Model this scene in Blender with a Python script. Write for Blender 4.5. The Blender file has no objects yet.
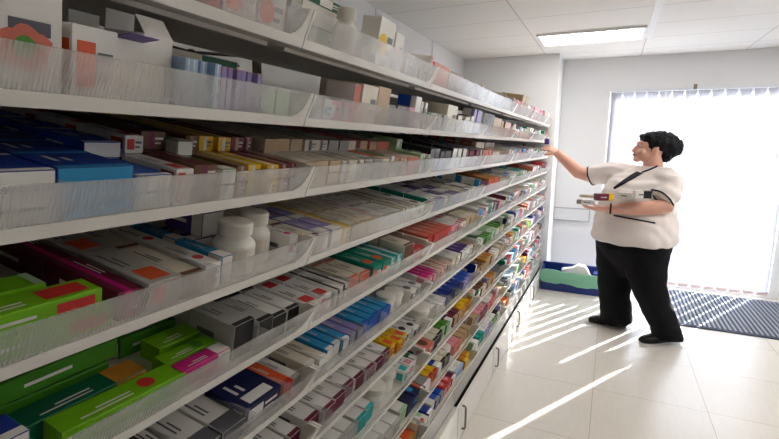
import bpy, bmesh, math, random
from mathutils import Vector, Matrix, noise
from mathutils.bvhtree import BVHTree

random.seed(11)
C = bpy.context.scene.collection
sc = bpy.context.scene

# ------------------------------------------------------------------ helpers
def lin(c):
    c = c / 255.0
    return c / 12.92 if c <= 0.04045 else ((c + 0.055) / 1.055) ** 2.4

def rgb(r, g, b):
    return (lin(r), lin(g), lin(b), 1.0)

MATS = {}
def mat(name, col, rough=0.5, spec=0.4, metal=0.0, var=0.04, scale=30.0, bump=0.0, trans=0.0, coat=0.0):
    if name in MATS:
        return MATS[name]
    m = bpy.data.materials.new(name)
    m.use_nodes = True
    nt = m.node_tree
    b = nt.nodes['Principled BSDF']
    tc = nt.nodes.new('ShaderNodeTexCoord')
    nz = nt.nodes.new('ShaderNodeTexNoise')
    nz.inputs['Scale'].default_value = scale
    nz.inputs['Detail'].default_value = 3
    nt.links.new(tc.outputs['Object'], nz.inputs['Vector'])
    mx = nt.nodes.new('ShaderNodeMix')
    mx.data_type = 'RGBA'
    mx.inputs['A'].default_value = tuple(x * (1 - var) for x in col[:3]) + (1,)
    mx.inputs['B'].default_value = tuple(min(1, x * (1 + var)) for x in col[:3]) + (1,)
    nt.links.new(nz.outputs['Fac'], mx.inputs['Factor'])
    nt.links.new(mx.outputs['Result'], b.inputs['Base Color'])
    b.inputs['Roughness'].default_value = rough
    b.inputs['Specular IOR Level'].default_value = spec
    b.inputs['Metallic'].default_value = metal
    if coat:
        b.inputs['Coat Weight'].default_value = coat
    if bump:
        bp = nt.nodes.new('ShaderNodeBump')
        bp.inputs['Strength'].default_value = bump
        bp.inputs['Distance'].default_value = 0.01
        nt.links.new(nz.outputs['Fac'], bp.inputs['Height'])
        nt.links.new(bp.outputs['Normal'], b.inputs['Normal'])
    MATS[name] = m
    return m

def emis(name, col, strength):
    m = bpy.data.materials.new(name)
    m.use_nodes = True
    nt = m.node_tree
    nt.nodes.clear()
    e = nt.nodes.new('ShaderNodeEmission')
    e.inputs['Color'].default_value = col
    e.inputs['Strength'].default_value = strength
    o = nt.nodes.new('ShaderNodeOutputMaterial')
    nt.links.new(e.outputs[0], o.inputs[0])
    return m

def clear_mat(name, tint, transp=0.5, gloss=0.2, rough=0.12, lines=0.0, fres=1.0):
    """clear or frosted plastic / glass: see-through + diffuse haze + gloss"""
    m = bpy.data.materials.new(name)
    m.use_nodes = True
    nt = m.node_tree
    nt.nodes.clear()
    N = nt.nodes.new
    tr = N('ShaderNodeBsdfTransparent')
    df = N('ShaderNodeBsdfDiffuse'); df.inputs['Color'].default_value = tint
    tl = N('ShaderNodeBsdfTranslucent'); tl.inputs['Color'].default_value = tint
    gl = N('ShaderNodeBsdfGlossy'); gl.inputs['Roughness'].default_value = rough
    a = N('ShaderNodeMixShader'); a.inputs[0].default_value = 0.35
    nt.links.new(df.outputs[0], a.inputs[1]); nt.links.new(tl.outputs[0], a.inputs[2])
    b = N('ShaderNodeMixShader'); b.inputs[0].default_value = transp
    nt.links.new(a.outputs[0], b.inputs[1]); nt.links.new(tr.outputs[0], b.inputs[2])
    if lines:
        tc = N('ShaderNodeTexCoord'); w = N('ShaderNodeTexWave')
        w.bands_direction = 'Y'; w.inputs['Scale'].default_value = 60; w.inputs['Distortion'].default_value = 0.0
        nt.links.new(tc.outputs['Object'], w.inputs['Vector'])
        mr = N('ShaderNodeMapRange')
        mr.inputs['To Min'].default_value = transp - lines; mr.inputs['To Max'].default_value = transp + lines
        nz = N('ShaderNodeTexNoise'); nz.inputs['Scale'].default_value = 9
        nt.links.new(tc.outputs['Object'], nz.inputs['Vector'])
        av = N('ShaderNodeMix'); av.inputs['Factor'].default_value = 0.85
        nt.links.new(w.outputs['Fac'], av.inputs['A']); nt.links.new(nz.outputs['Fac'], av.inputs['B'])
        nt.links.new(av.outputs['Result'], mr.inputs['Value']); nt.links.new(mr.outputs[0], b.inputs[0])
    c = N('ShaderNodeMixShader'); c.inputs[0].default_value = gloss
    lw_ = N('ShaderNodeFresnel'); lw_.inputs['IOR'].default_value = 1.45
    ad = N('ShaderNodeMath'); ad.operation = 'ADD'; ad.inputs[1].default_value = gloss; ad.use_clamp = True
    hf = N('ShaderNodeMath'); hf.operation = 'MULTIPLY'; hf.inputs[1].default_value = fres
    gm = N('ShaderNodeNewGeometry'); inv = N('ShaderNodeMath'); inv.operation = 'SUBTRACT'; inv.inputs[0].default_value = 1.0
    nt.links.new(gm.outputs['Backfacing'], inv.inputs[1])
    fb = N('ShaderNodeMath'); fb.operation = 'MULTIPLY'; nt.links.new(lw_.outputs[0], fb.inputs[0]); nt.links.new(inv.outputs[0], fb.inputs[1])
    nt.links.new(fb.outputs[0], hf.inputs[0]); nt.links.new(hf.outputs[0], ad.inputs[0]); nt.links.new(ad.outputs[0], c.inputs[0])
    nt.links.new(b.outputs[0], c.inputs[1]); nt.links.new(gl.outputs[0], c.inputs[2])
    o = N('ShaderNodeOutputMaterial')
    nt.links.new(c.outputs[0], o.inputs[0])
    return m

class MB:
    """collects polygons; build() links them as one mesh object"""
    def __init__(s):
        s.v = []; s.f = []; s.m = []
    def add(s, vs, fs, k=0):
        o = len(s.v)
        s.v += [tuple(v) for v in vs]
        s.f += [tuple(o + i for i in f) for f in fs]
        s.m += [k] * len(fs)
    def box(s, x0, x1, y0, y1, z0, z1, k=0):
        vs = [(x, y, z) for z in (z0, z1) for y in (y0, y1) for x in (x0, x1)]
        s.add(vs, [(0, 2, 3, 1), (4, 5, 7, 6), (0, 1, 5, 4), (2, 6, 7, 3), (0, 4, 6, 2), (1, 3, 7, 5)], k)
    def prism(s, poly, a0, a1, axis='y', k=0):
        """poly: (x, z) outline extruded along y (or (x, y) along z)"""
        n = len(poly)
        if axis == 'y':
            vs = [(p[0], a0, p[1]) for p in poly] + [(p[0], a1, p[1]) for p in poly]
        elif axis == 'x':
            vs = [(a0, p[0], p[1]) for p in poly] + [(a1, p[0], p[1]) for p in poly]
        else:
            vs = [(p[0], p[1], a0) for p in poly] + [(p[0], p[1], a1) for p in poly]
        fs = [tuple(range(n)), tuple(range(2 * n - 1, n - 1, -1))]
        fs += [(i, i + n, (i + 1) % n + n, (i + 1) % n) for i in range(n)]
        s.add(vs, fs, k)
    def rings(s, rs, k=0, caps=True, close=False):
        n = len(rs[0]); o = len(s.v)
        for r in rs:
            s.v += [tuple(p) for p in r]
        q = len(rs)
        for j in range(q - 1 + (1 if close else 0)):
            for i in range(n):
                a = o + j * n + i; b = o + j * n + (i + 1) % n
                c = o + ((j + 1) % q) * n + (i + 1) % n; d = o + ((j + 1) % q) * n + i
                s.f.append((a, b, c, d)); s.m.append(k)
        if caps and not close:
            s.f.append(tuple(o + i for i in range(n))[::-1]); s.m.append(k)
            s.f.append(tuple(o + (q - 1) * n + i for i in range(n))); s.m.append(k)
    def lathe(s, prof, cx=0, cy=0, n=20, k=0):
        s.rings([[(cx + r * math.cos(2 * math.pi * i / n), cy + r * math.sin(2 * math.pi * i / n), z) for i in range(n)] for r, z in prof], k)
    def tube(s, pts, rad, n=10, k=0, caps=True):
        pts = [Vector(p) for p in pts]
        if not isinstance(rad, (list, tuple)):
            rad = [rad] * len(pts)
        rs = []; u = None
        for i, p in enumerate(pts):
            t = (pts[min(i + 1, len(pts) - 1)] - pts[max(i - 1, 0)]).normalized()
            if u is None:
                u = t.orthogonal().normalized()
            u = (u - t * u.dot(t)).normalized()
            w = t.cross(u)
            r = rad[i]
            ra, rb = r if isinstance(r, tuple) else (r, r)
            rs.append([p + u * ra * math.cos(2 * math.pi * j / n) + w * rb * math.sin(2 * math.pi * j / n) for j in range(n)])
        s.rings(rs, k, caps)
    def ball(s, c, r, n=16, q=10, k=0, M=None):
        c = Vector(c)
        rs = []
        for j in range(q + 1):
            th = math.pi * (0.02 + 0.96 * j / q)
            ring = []
            for i in range(n):
                ph = 2 * math.pi * i / n
                d = Vector((r[0] * math.sin(th) * math.cos(ph), r[1] * math.sin(th) * math.sin(ph), -r[2] * math.cos(th)))
                ring.append(c + (M @ d if M else d))
            rs.append(ring)
        s.rings(rs, k)
    def mesh(s, name, mats, smooth=False):
        me = bpy.data.meshes.new(name)
        me.from_pydata(s.v, [], s.f)
        for m in mats:
            me.materials.append(m)
        me.polygons.foreach_set('material_index', s.m)
        bm = bmesh.new(); bm.from_mesh(me)
        bmesh.ops.recalc_face_normals(bm, faces=bm.faces[:])
        bm.to_mesh(me); bm.free()
        if smooth:
            me.polygons.foreach_set('use_smooth', [True] * len(me.polygons))
        me.update()
        return me
    def build(s, name, mats, parent=None, smooth=False, loc=(0, 0, 0)):
        if not isinstance(mats, (list, tuple)):
            mats = [mats]
        o = bpy.data.objects.new(name, s.mesh(name, mats, smooth))
        o.location = loc
        C.objects.link(o)
        o.parent = parent
        return o

def tag(o, label=None, cat=None, group=None, kind=None):
    if label:
        n = len(label.replace(',', ' ').split())
        assert 2 <= n <= 16, (n, label)
        o['label'] = label
    if cat: o['category'] = cat
    if group: o['group'] = group
    if kind: o['kind'] = kind
    return o

def empty(name, loc, label=None, cat=None, group=None):
    o = bpy.data.objects.new(name, None)
    o.empty_display_size = 0.05
    o.location = loc
    C.objects.link(o)
    return tag(o, label, cat, group)

def bevel(o, w, seg=2):
    m = o.modifiers.new('bevel', 'BEVEL'); m.width = w; m.segments = seg; m.limit_method = 'ANGLE'
    return o

ORD = ['', 'first', 'second', 'third', 'fourth', 'fifth', 'sixth', 'seventh', 'eighth', 'ninth', 'tenth', 'eleventh',
       'twelfth', 'thirteenth', 'fourteenth', 'fifteenth', 'sixteenth', 'seventeenth', 'eighteenth', 'nineteenth', 'twentieth',
       'twenty-first', 'twenty-second', 'twenty-third', 'twenty-fourth', 'twenty-fifth', 'twenty-sixth', 'twenty-seventh', 'twenty-eighth']

# ------------------------------------------------------------------ camera
cam = bpy.data.cameras.new('camera')
cam.sensor_width = 36.0
cam.lens = 36.0 * 470.136 / 779.0
cam.clip_start = 0.02
co = bpy.data.objects.new('camera', cam)
C.objects.link(co)
Rr = Vector((0.9049, 0.4255, 0.0106)); Rf = Vector((-0.4188, 0.8945, -0.1564)); Ru = Vector((-0.0761, 0.1371, 0.9876))
co.matrix_world = Matrix(((Rr.x, Ru.x, -Rf.x, 0), (Rr.y, Ru.y, -Rf.y, 0), (Rr.z, Ru.z, -Rf.z, 1.5), (0, 0, 0, 1)))
sc.camera = co

# ------------------------------------------------------------------ materials of the room
M_wall = mat('wall_paint', rgb(230, 231, 233), 0.7, 0.2, var=0.015, scale=6, bump=0.02)
M_white = mat('white_enamel', rgb(232, 229, 222), 0.32, 0.5, var=0.01)
M_board = mat('shelf_enamel', rgb(205, 200, 190), 0.45, 0.4, var=0.02)
M_rail = mat('rail_enamel', rgb(215, 210, 200), 0.35, 0.5, var=0.02)
M_post = mat('post_steel', rgb(92, 84, 72), 0.45, 0.4, var=0.05)
M_black = mat('black_plastic', rgb(18, 18, 20), 0.5, 0.4)
M_handle = mat('handle_grey', rgb(128, 122, 112), 0.35, 0.5)
M_front = clear_mat('clear_tray_plastic', rgb(240, 240, 240), 0.715, 0.03, 0.18, 0.11, 1.0)
M_div = clear_mat('clear_divider_plastic', rgb(230, 232, 236), 0.80, 0.01, 0.15, 0.06, 0.4)
M_slat = None

def floor_mat():
    m = bpy.data.materials.new('vinyl_floor'); m.use_nodes = True
    nt = m.node_tree; b = nt.nodes['Principled BSDF']; N = nt.nodes.new
    tc = N('ShaderNodeTexCoord')
    br = N('ShaderNodeTexBrick')
    br.offset = 0.0; br.inputs['Scale'].default_value = 1.0
    br.inputs['Brick Width'].default_value = 0.61; br.inputs['Row Height'].default_value = 0.61
    br.inputs['Mortar Size'].default_value = 0.0022; br.inputs['Mortar Smooth'].default_value = 0.4
    br.inputs['Color1'].default_value = rgb(216, 211, 203); br.inputs['Color2'].default_value = rgb(213, 208, 200)
    br.inputs['Mortar'].default_value = rgb(172, 164, 152)
    nt.links.new(tc.outputs['Object'], br.inputs['Vector'])
    mp = N('ShaderNodeMapping'); mp.inputs['Scale'].default_value = (30, 3, 1)
    nz = N('ShaderNodeTexNoise'); nz.inputs['Scale'].default_value = 2.0; nz.inputs['Detail'].default_value = 5
    nt.links.new(tc.outputs['Object'], mp.inputs['Vector']); nt.links.new(mp.outputs[0], nz.inputs['Vector'])
    mr = N('ShaderNodeMapRange'); mr.inputs['To Min'].default_value = 0.93; mr.inputs['To Max'].default_value = 1.05
    nt.links.new(nz.outputs['Fac'], mr.inputs['Value'])
    mx = N('ShaderNodeMix'); mx.data_type = 'RGBA'; mx.blend_type = 'MULTIPLY'; mx.inputs['Factor'].default_value = 1
    nt.links.new(br.outputs['Color'], mx.inputs['A']); nt.links.new(mr.outputs[0], mx.inputs['B'])
    nt.links.new(mx.outputs['Result'], b.inputs['Base Color'])
    b.inputs['Roughness'].default_value = 0.27
    b.inputs['Specular IOR Level'].default_value = 0.5
    return m

def ceiling_mat():
    m = bpy.data.materials.new('ceiling_tiles'); m.use_nodes = True
    nt = m.node_tree; b = nt.nodes['Principled BSDF']; N = nt.nodes.new
    tc = N('ShaderNodeTexCoord'); mp = N('ShaderNodeMapping')
    mp.inputs['Location'].default_value = (-0.19, -0.165, 0)
    br = N('ShaderNodeTexBrick'); br.offset = 0.0
    br.inputs['Scale'].default_value = 1.0
    br.inputs['Brick Width'].default_value = 0.9; br.inputs['Row Height'].default_value = 0.52
    br.inputs['Mortar Size'].default_value = 0.006; br.inputs['Mortar Smooth'].default_value = 0.3
    br.inputs['Color1'].default_value = rgb(240, 238, 235); br.inputs['Color2'].default_value = rgb(238, 236, 233)
    br.inputs['Mortar'].default_value = rgb(205, 202, 198)
    nt.links.new(tc.outputs['Object'], mp.inputs['Vector']); nt.links.new(mp.outputs[0], br.inputs['Vector'])
    nz = N('ShaderNodeTexNoise'); nz.inputs['Scale'].default_value = 90
    nt.links.new(tc.outputs['Object'], nz.inputs['Vector'])
    bp = N('ShaderNodeBump'); bp.inputs['Strength'].default_value = 0.06
    nt.links.new(nz.outputs['Fac'], bp.inputs['Height']); nt.links.new(bp.outputs[0], b.inputs['Normal'])
    nt.links.new(br.outputs['Color'], b.inputs['Base Color'])
    b.inputs['Roughness'].default_value = 0.85
    return m

# ------------------------------------------------------------------ room shell
XL, XR, YN, YB, ZC = -1.58, 2.7, -2.4, 5.75, 2.45
def struct(name, mb, m):
    o = mb.build(name, m); o['kind'] = 'structure'; return o

b = MB(); b.box(XL - .1, XR + .1, YN - .1, YB + .25, -0.1, 0.0); struct('floor', b, floor_mat())
b = MB(); b.box(XL - .1, XR + .1, YN - .1, YB + .25, ZC, ZC + .1); struct('ceiling', b, ceiling_mat())
b = MB(); b.box(XL - .1, XL, YN - .1, YB + .25, 0, ZC); struct('wall_left', b, M_wall)
b = MB(); b.box(XR, XR + .1, YN - .1, YB + .25, 0, ZC); struct('wall_right', b, M_wall)
b = MB(); b.box(XL, XR, YN - .1, YN, 0, ZC); struct('wall_front', b, M_wall)
WX0, WX1, WZ = -0.07, 1.62, 2.11
b = MB()
b.box(XL, WX0, YB, YB + .09, 0, ZC); b.box(WX1, XR, YB, YB + .09, 0, ZC); b.box(WX0, WX1, YB, YB + .09, WZ, ZC)
struct('wall_back', b, M_wall)
b = MB(); b.box(XL + .001, -0.567, 5.29, YB - .001, 0.001, ZC - .001); struct('wall_alcove', b, M_wall)
M_trim = mat('trim_white', rgb(240, 240, 240), 0.4, 0.4, var=0.01)
b = MB(); b.box(0.18, 0.23, YN + .01, 4.83, ZC - .008, ZC - .0005); struct('trim_1', b, M_trim)
for i, yy in enumerate((3.10, 4.25)):
    b = MB(); b.box(XL + .0005, XL + .008, yy, yy + .03, 1.72, ZC - .005); struct('trim_%d' % (i + 2), b, M_wall)
M_base = mat('skirting_grey', rgb(120, 126, 140), 0.5, 0.4)
b = MB(); b.box(WX1 + .05, XR - .005, YB - .016, YB - .001, 0.001, 0.13); struct('baseboard_back', b, M_base)

# glazed door behind the blind
M_frame = mat('window_frame_white', rgb(238, 238, 240), 0.35, 0.5, var=0.01)
M_glass = clear_mat('window_glass', rgb(240, 245, 250), 0.97, 0.05, 0.02)
b = MB()
for x, x2 in ((WX0, WX0 + .06), (WX1 - .085, WX1)):
    b.box(x + .001, x2 - .001, YB + .05, YB + .089, 0.001, WZ - .001)
b.box(WX0 + .06, WX1 - .086, YB + .05, YB + .089, 0.001, 0.07); b.box(WX0 + .06, WX1 - .086, YB + .05, YB + .089, WZ - .06, WZ - .001)
w = struct('window_1', b, M_frame)
for x0, x1 in ((WX0 + .062, WX1 - .087),):
    g = MB(); g.box(x0, x1, YB + .065, YB + .071, 0.072, WZ - .062); g.build('glass_pane', M_glass, w)

# ground outside the door
M_out = mat('paving_outside', rgb(205, 200, 192), 0.8, 0.2, scale=4)
b = MB(); b.box(-12, 14, YB + .26, 24, -0.12, -0.02); o = b.build('ground', M_out); o['kind'] = 'structure'

# ------------------------------------------------------------------ vertical blind
slat_m = bpy.data.materials.new('blind_fabric'); slat_m.use_nodes = True
nt = slat_m.node_tree; nt.nodes.clear()
df = nt.nodes.new('ShaderNodeBsdfDiffuse'); df.inputs[0].default_value = rgb(205, 205, 210)
tl = nt.nodes.new('ShaderNodeBsdfTranslucent'); tl.inputs[0].default_value = rgb(182, 182, 190)
wv = nt.nodes.new('ShaderNodeTexNoise'); wv.inputs['Scale'].default_value = 200
tcx = nt.nodes.new('ShaderNodeTexCoord'); nt.links.new(tcx.outputs['Object'], wv.inputs['Vector'])
mr = nt.nodes.new('ShaderNodeMapRange'); mr.inputs['To Min'].default_value = 0.45; mr.inputs['To Max'].default_value = 0.6
nt.links.new(wv.outputs['Fac'], mr.inputs['Value'])
mx = nt.nodes.new('ShaderNodeMixShader'); nt.links.new(mr.outputs[0], mx.inputs[0])
nt.links.new(df.outputs[0], mx.inputs[1]); nt.links.new(tl.outputs[0], mx.inputs[2])
ou = nt.nodes.new('ShaderNodeOutputMaterial'); nt.links.new(mx.outputs[0], ou.inputs[0])

bl = empty('vertical_blind', (0.72, YB - .05, 0.03), 'white vertical slat blind covering the sunlit glazed door', 'blind')
b = MB(); b.box(WX0 + .003, 1.56, YB - .004, YB + .034, WZ - .024, WZ - .002); hr = b.build('headrail', mat('headrail_white', rgb(225, 230, 236), 0.4), bl)
hr.matrix_parent_inverse = Matrix.Translation((-0.72, -(YB - .05), -0.03))
def keep(o, p):
    o.matrix_parent_inverse = Matrix.Translation(-Vector(p.location)); return o
b = MB(); b.box(.69, .72, YB - .012, YB - .0045, WZ - .02, WZ + .03); b.build('bracket', M_handle, hr)
nsl = 14; pitch = (1.53 - WX0) / nsl
sb = MB(); sb.prism([(-.051, -.004), (0, .001), (.051, -.004), (.051, -.0028), (0, .0022), (-.051, -.0028)], 0.05, WZ - .026, axis='z')
sme = sb.mesh('slat', [slat_m])
wb = MB(); wb.box(-.045, .045, -.006, .006, 0.035, 0.062)
wme = wb.mesh('slat_weight', [mat('weight_beige', rgb(226, 205, 200), 0.5)])
ANG = math.radians(13)
for i in range(nsl):
    s = bpy.data.objects.new('slat', sme); C.objects.link(s)
    s.parent = bl; keep(s, bl)
    s.location = (WX0 + .004 + pitch * (i + .5), YB + .018, 0)
    s.rotation_euler = (0, 0, ANG + random.uniform(-.06, .06))
    q = bpy.data.objects.new('slat_weight', wme); C.objects.link(q); q.parent = s

# ------------------------------------------------------------------ lights
M_lamp = emis('lamp_diffuser', (1.0, 0.96, 0.90, 1), 4.5)
M_lamp_warm = emis('lamp_diffuser_warm', (1.0, 0.87, 0.70, 1), 1.2)
M_fill_mid = emis('fill_diffuser_mid', (1.0, 0.95, 0.88, 1), 14.0)
M_louvre = mat('louvre_aluminium', rgb(222, 222, 220), 0.25, 0.5, metal=0.3)
def ceiling_light(x0, x1, y0, y1, label, lamp=None):
    r = empty('ceiling_light', ((x0 + x1) / 2, (y0 + y1) / 2, ZC - .02), label, 'ceiling light', 'recessed ceiling lights')
    cx, cy = (x0 + x1) / 2, (y0 + y1) / 2
    hx, hy = (x1 - x0) / 2, (y1 - y0) / 2
    f = MB()
    for a in ((-hx, hx, -hy, -hy + .02), (-hx, hx, hy - .02, hy), (-hx, -hx + .02, -hy + .02, hy - .02), (hx - .02, hx, -hy + .02, hy - .02)):
        f.box(*a, 0.0, 0.0185)
    f.build('light_frame', M_trim, r)
    d = MB(); d.box(-hx + .021, hx - .021, -hy + .021, hy - .021, 0.009, 0.018); d.build('diffuser', lamp or M_lamp, r)
    l = MB()
    for t in (1, 2, 3):
        x = -hx + t * (x1 - x0) / 4
        l.box(x - .006, x + .006, -hy + .022, hy - .022, 0.003, 0.0085)
    l.build('louvre', M_louvre, r)
    return r
ceiling_light(-0.67, 0.17, 4.35, 4.81, 'bright recessed ceiling light above the far end of the shelves')
ceiling_light(1.15, 1.95, 4.35, 4.81, 'recessed ceiling light at the top right corner of the photo')
ceiling_light(-0.67, 0.17, 1.22, 1.68, 'recessed ceiling light over the near end of the shelves', M_lamp_warm)
ceiling_light(1.15, 1.95, 2.79, 3.25, 'added ceiling fill light, unseen, over the middle of the open floor', M_fill_mid)  # unseen panel added to brighten the person and far half of the room
ceiling_light(1.15, 1.95, -1.64, -1.18, 'added ceiling fill light, unseen, over the floor behind the camera', M_lamp_warm)  # unseen panel added as warm fill from behind the camera

sun = bpy.data.lights.new('sun', 'SUN'); sun.energy = 11.0; sun.angle = math.radians(0.5); sun.color = (1.0, 0.98, 0.95)
so = bpy.data.objects.new('sun', sun); C.objects.link(so)
sd = Vector((-0.47, -0.88, -0.47)).normalized()
so.rotation_euler = sd.to_track_quat('-Z', 'Y').to_euler()
pl = bpy.data.lights.new('window_portal', 'AREA'); pl.shape = 'RECTANGLE'; pl.size = WX1 - WX0; pl.size_y = WZ
pl.cycles.is_portal = True
po = bpy.data.objects.new('window_portal', pl); C.objects.link(po)
po.location = ((WX0 + WX1) / 2, YB + .1, WZ / 2); po.rotation_euler = (math.radians(-90), 0, 0)
wd = bpy.data.worlds.new('world'); sc.world = wd; wd.use_nodes = True
nt = wd.node_tree; bg = nt.nodes['Background']
gr = nt.nodes.new('ShaderNodeTexGradient'); tcw = nt.nodes.new('ShaderNodeTexCoord')
sep = nt.nodes.new('ShaderNodeSeparateXYZ'); nt.links.new(tcw.outputs['Generated'], sep.inputs[0])
cr = nt.nodes.new('ShaderNodeValToRGB'); cr.color_ramp.elements[0].color = (0.93, 0.97, 1, 1); cr.color_ramp.elements[1].color = (0.68, 0.84, 1.0, 1)
nt.links.new(sep.outputs['Z'], cr.inputs[0]); nt.links.new(cr.outputs[0], bg.inputs['Color'])
bg.inputs['Strength'].default_value = 7.2

# ------------------------------------------------------------------ shelving
ZR = [1.706, 1.540, 1.383, 1.224, 1.062, 0.905, 0.755, 0.612, 0.452, 0.300]
JY = [0.09, 0.88, 1.67, 2.46, 3.25, 4.04, 4.83, 5.262]
XF, XBK = -0.63, -1.55
SY0, SY1 = 0.07, 5.275
TILT = math.radians(10.0)
TR = [Matrix.Translation((XF, 0, z)) @ Matrix.Rotation(TILT, 4, 'Y') for z in ZR]      # the tiers rise towards the wall
def seat(o, r, loc, rotz=0.0, rotx=0.0):
    """put o on the sloping tier r; loc is given as if the tier were level"""
    l = Vector((loc[0] - XF, loc[1], loc[2] - ZR[r - 1]))
    o.matrix_world = TR[r - 1] @ Matrix.Translation(l) @ Matrix.Rotation(rotz, 4, 'Z') @ Matrix.Rotation(rotx, 4, 'X')
DEP = 0.765
su = empty('shelving_unit', (-1.1, 2.6, 0), 'long white ten-tier medicine shelving unit running along the left wall', 'shelving')
def part(mb, name, m, p, smooth=False):
    o = mb.build(name, m, p, smooth)
    o.matrix_parent_inverse = Matrix.Translation(-Vector(p.location)); return o
def tilted(mb, r):
    mb.v = [tuple(TR[r - 1] @ Vector(v)) for v in mb.v]; return mb
for r in range(1, 11):
    b = MB(); b.box(-DEP, -.012, SY0, SY1, 0.0012, 0.0065); part(tilted(b, r), 'shelf_board', M_board, su)
    for i in range(len(JY) - 1):
        b = MB(); b.box(-.085, -.065, JY[i] + .03, JY[i + 1] - .03, -.008, 0.0008); part(tilted(b, r), 'support_rail', M_rail, su)
for y in JY:
    b = MB(); b.box(-1.44, -1.41, min(y, 5.24) - .012, min(y, 5.24) + .012, 0.002, 1.95)
    part(b, 'upright', M_post, su)
b = MB(); b.prism([(-1.44, .302), (XF - .02, .302), (XF - .02, 1.79), (-1.44, 1.95)], 0.045, 0.066, axis='y'); part(b, 'end_panel', M_white, su)

# trays
TRAY = {}
def tray_meshes(wid, hgt):
    key = (round(wid, 3), hgt)
    if key in TRAY: return TRAY[key]
    lip = 0.012; B_ = -DEP + .02
    xl = lambda z: .020 * max(0, z / hgt) ** 1.1
    p = MB()
    p.box(B_, -.001, 0.0015, wid - .0015, 0.0005, 0.004)
    p.prism([(-.001, -.0075), (.005, -.0075), (xl(lip) + .006, lip), (xl(lip), lip)], 0.0015, wid - .0015)
    side = [(B_, 0.001), (.003, 0.001), (xl(lip) + .005, lip), (xl(hgt) + .005, hgt),
            (xl(hgt) - .02, hgt), (xl(hgt) - .032, hgt - .006), (-.035, hgt * .55), (-.06, hgt * .42), (-.10, hgt * .36), (B_, hgt * .3)]
    p.prism(side, 0.0015, 0.008); p.prism(side, wid - .008, wid - .0015)
    # rounded corner web of the front at the far end
    cv = [(wid - .0081, lip), (wid - .0081, hgt), (wid - .014, hgt), (wid - .016, hgt * .7), (wid - .022, hgt * .45), (wid - .034, hgt * .28), (wid - .05, lip)]
    n_ = len(cv)
    p.add([(xl(z) + .001, y, z) for y, z in cv] + [(xl(z) + .005, y, z) for y, z in cv], [tuple(range(n_)), tuple(range(2 * n_ - 1, n_ - 1, -1))] + [(i, i + n_, (i + 1) % n_ + n_, (i + 1) % n_) for i in range(n_)])
    fr = MB()
    fr.prism([(xl(lip) + .0015, lip), (xl(lip) + .0045, lip), (xl(hgt) + .0045, hgt), (xl(hgt) + .0015, hgt)], 0.0082, wid - .0082)
    dv = MB()
    dv.prism([(-.14, .0042), (-.003, .0042), (xl(hgt) - .004, hgt - .002), (-.03, hgt - .006), (-.09, hgt * .7), (-.14, hgt * .6)], -.001, .001)
    TRAY[key] = (p.mesh('pan', [M_white]), fr.mesh('front_window', [M_front]), dv.mesh('divider', [M_div]))
    return TRAY[key]

# ------------------------------------------------------------------ medicine boxes
COL = {
 'white': (236, 234, 230), 'cream': (226, 218, 200), 'lime green': (120, 190, 20), 'green': (70, 140, 35), 'dark green': (0, 96, 66),
 'teal': (0, 140, 120), 'turquoise': (40, 170, 175), 'blue': (20, 80, 190), 'royal blue': (25, 55, 150), 'navy': (20, 28, 80), 'sky blue': (45, 150, 205),
 'pale blue': (160, 190, 225), 'purple': (78, 45, 130), 'lilac': (150, 140, 200), 'magenta': (205, 30, 130), 'pink': (225, 150, 165),
 'maroon': (110, 25, 60), 'red': (205, 50, 50), 'salmon': (215, 115, 95), 'orange': (230, 95, 50), 'yellow': (235, 190, 20), 'amber': (195, 130, 45),
 'brown': (110, 70, 50), 'tan': (190, 160, 120), 'black': (25, 25, 28), 'grey': (150, 148, 145), 'silver': (185, 183, 180), 'pale green': (170, 205, 165), 'ink': (95, 95, 105),
}
def CM(n):
    return mat('card_' + n.replace(' ', '_'), rgb(*COL[n]), 0.42, 0.4, var=0.03, scale=12)
STYLE = {'plain': '', 'band': 'band', 'stripe': 'long stripe', 'patch': 'square patch', 'half': 'half', 'dot': 'round dot', 'edge': 'end'}

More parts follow.
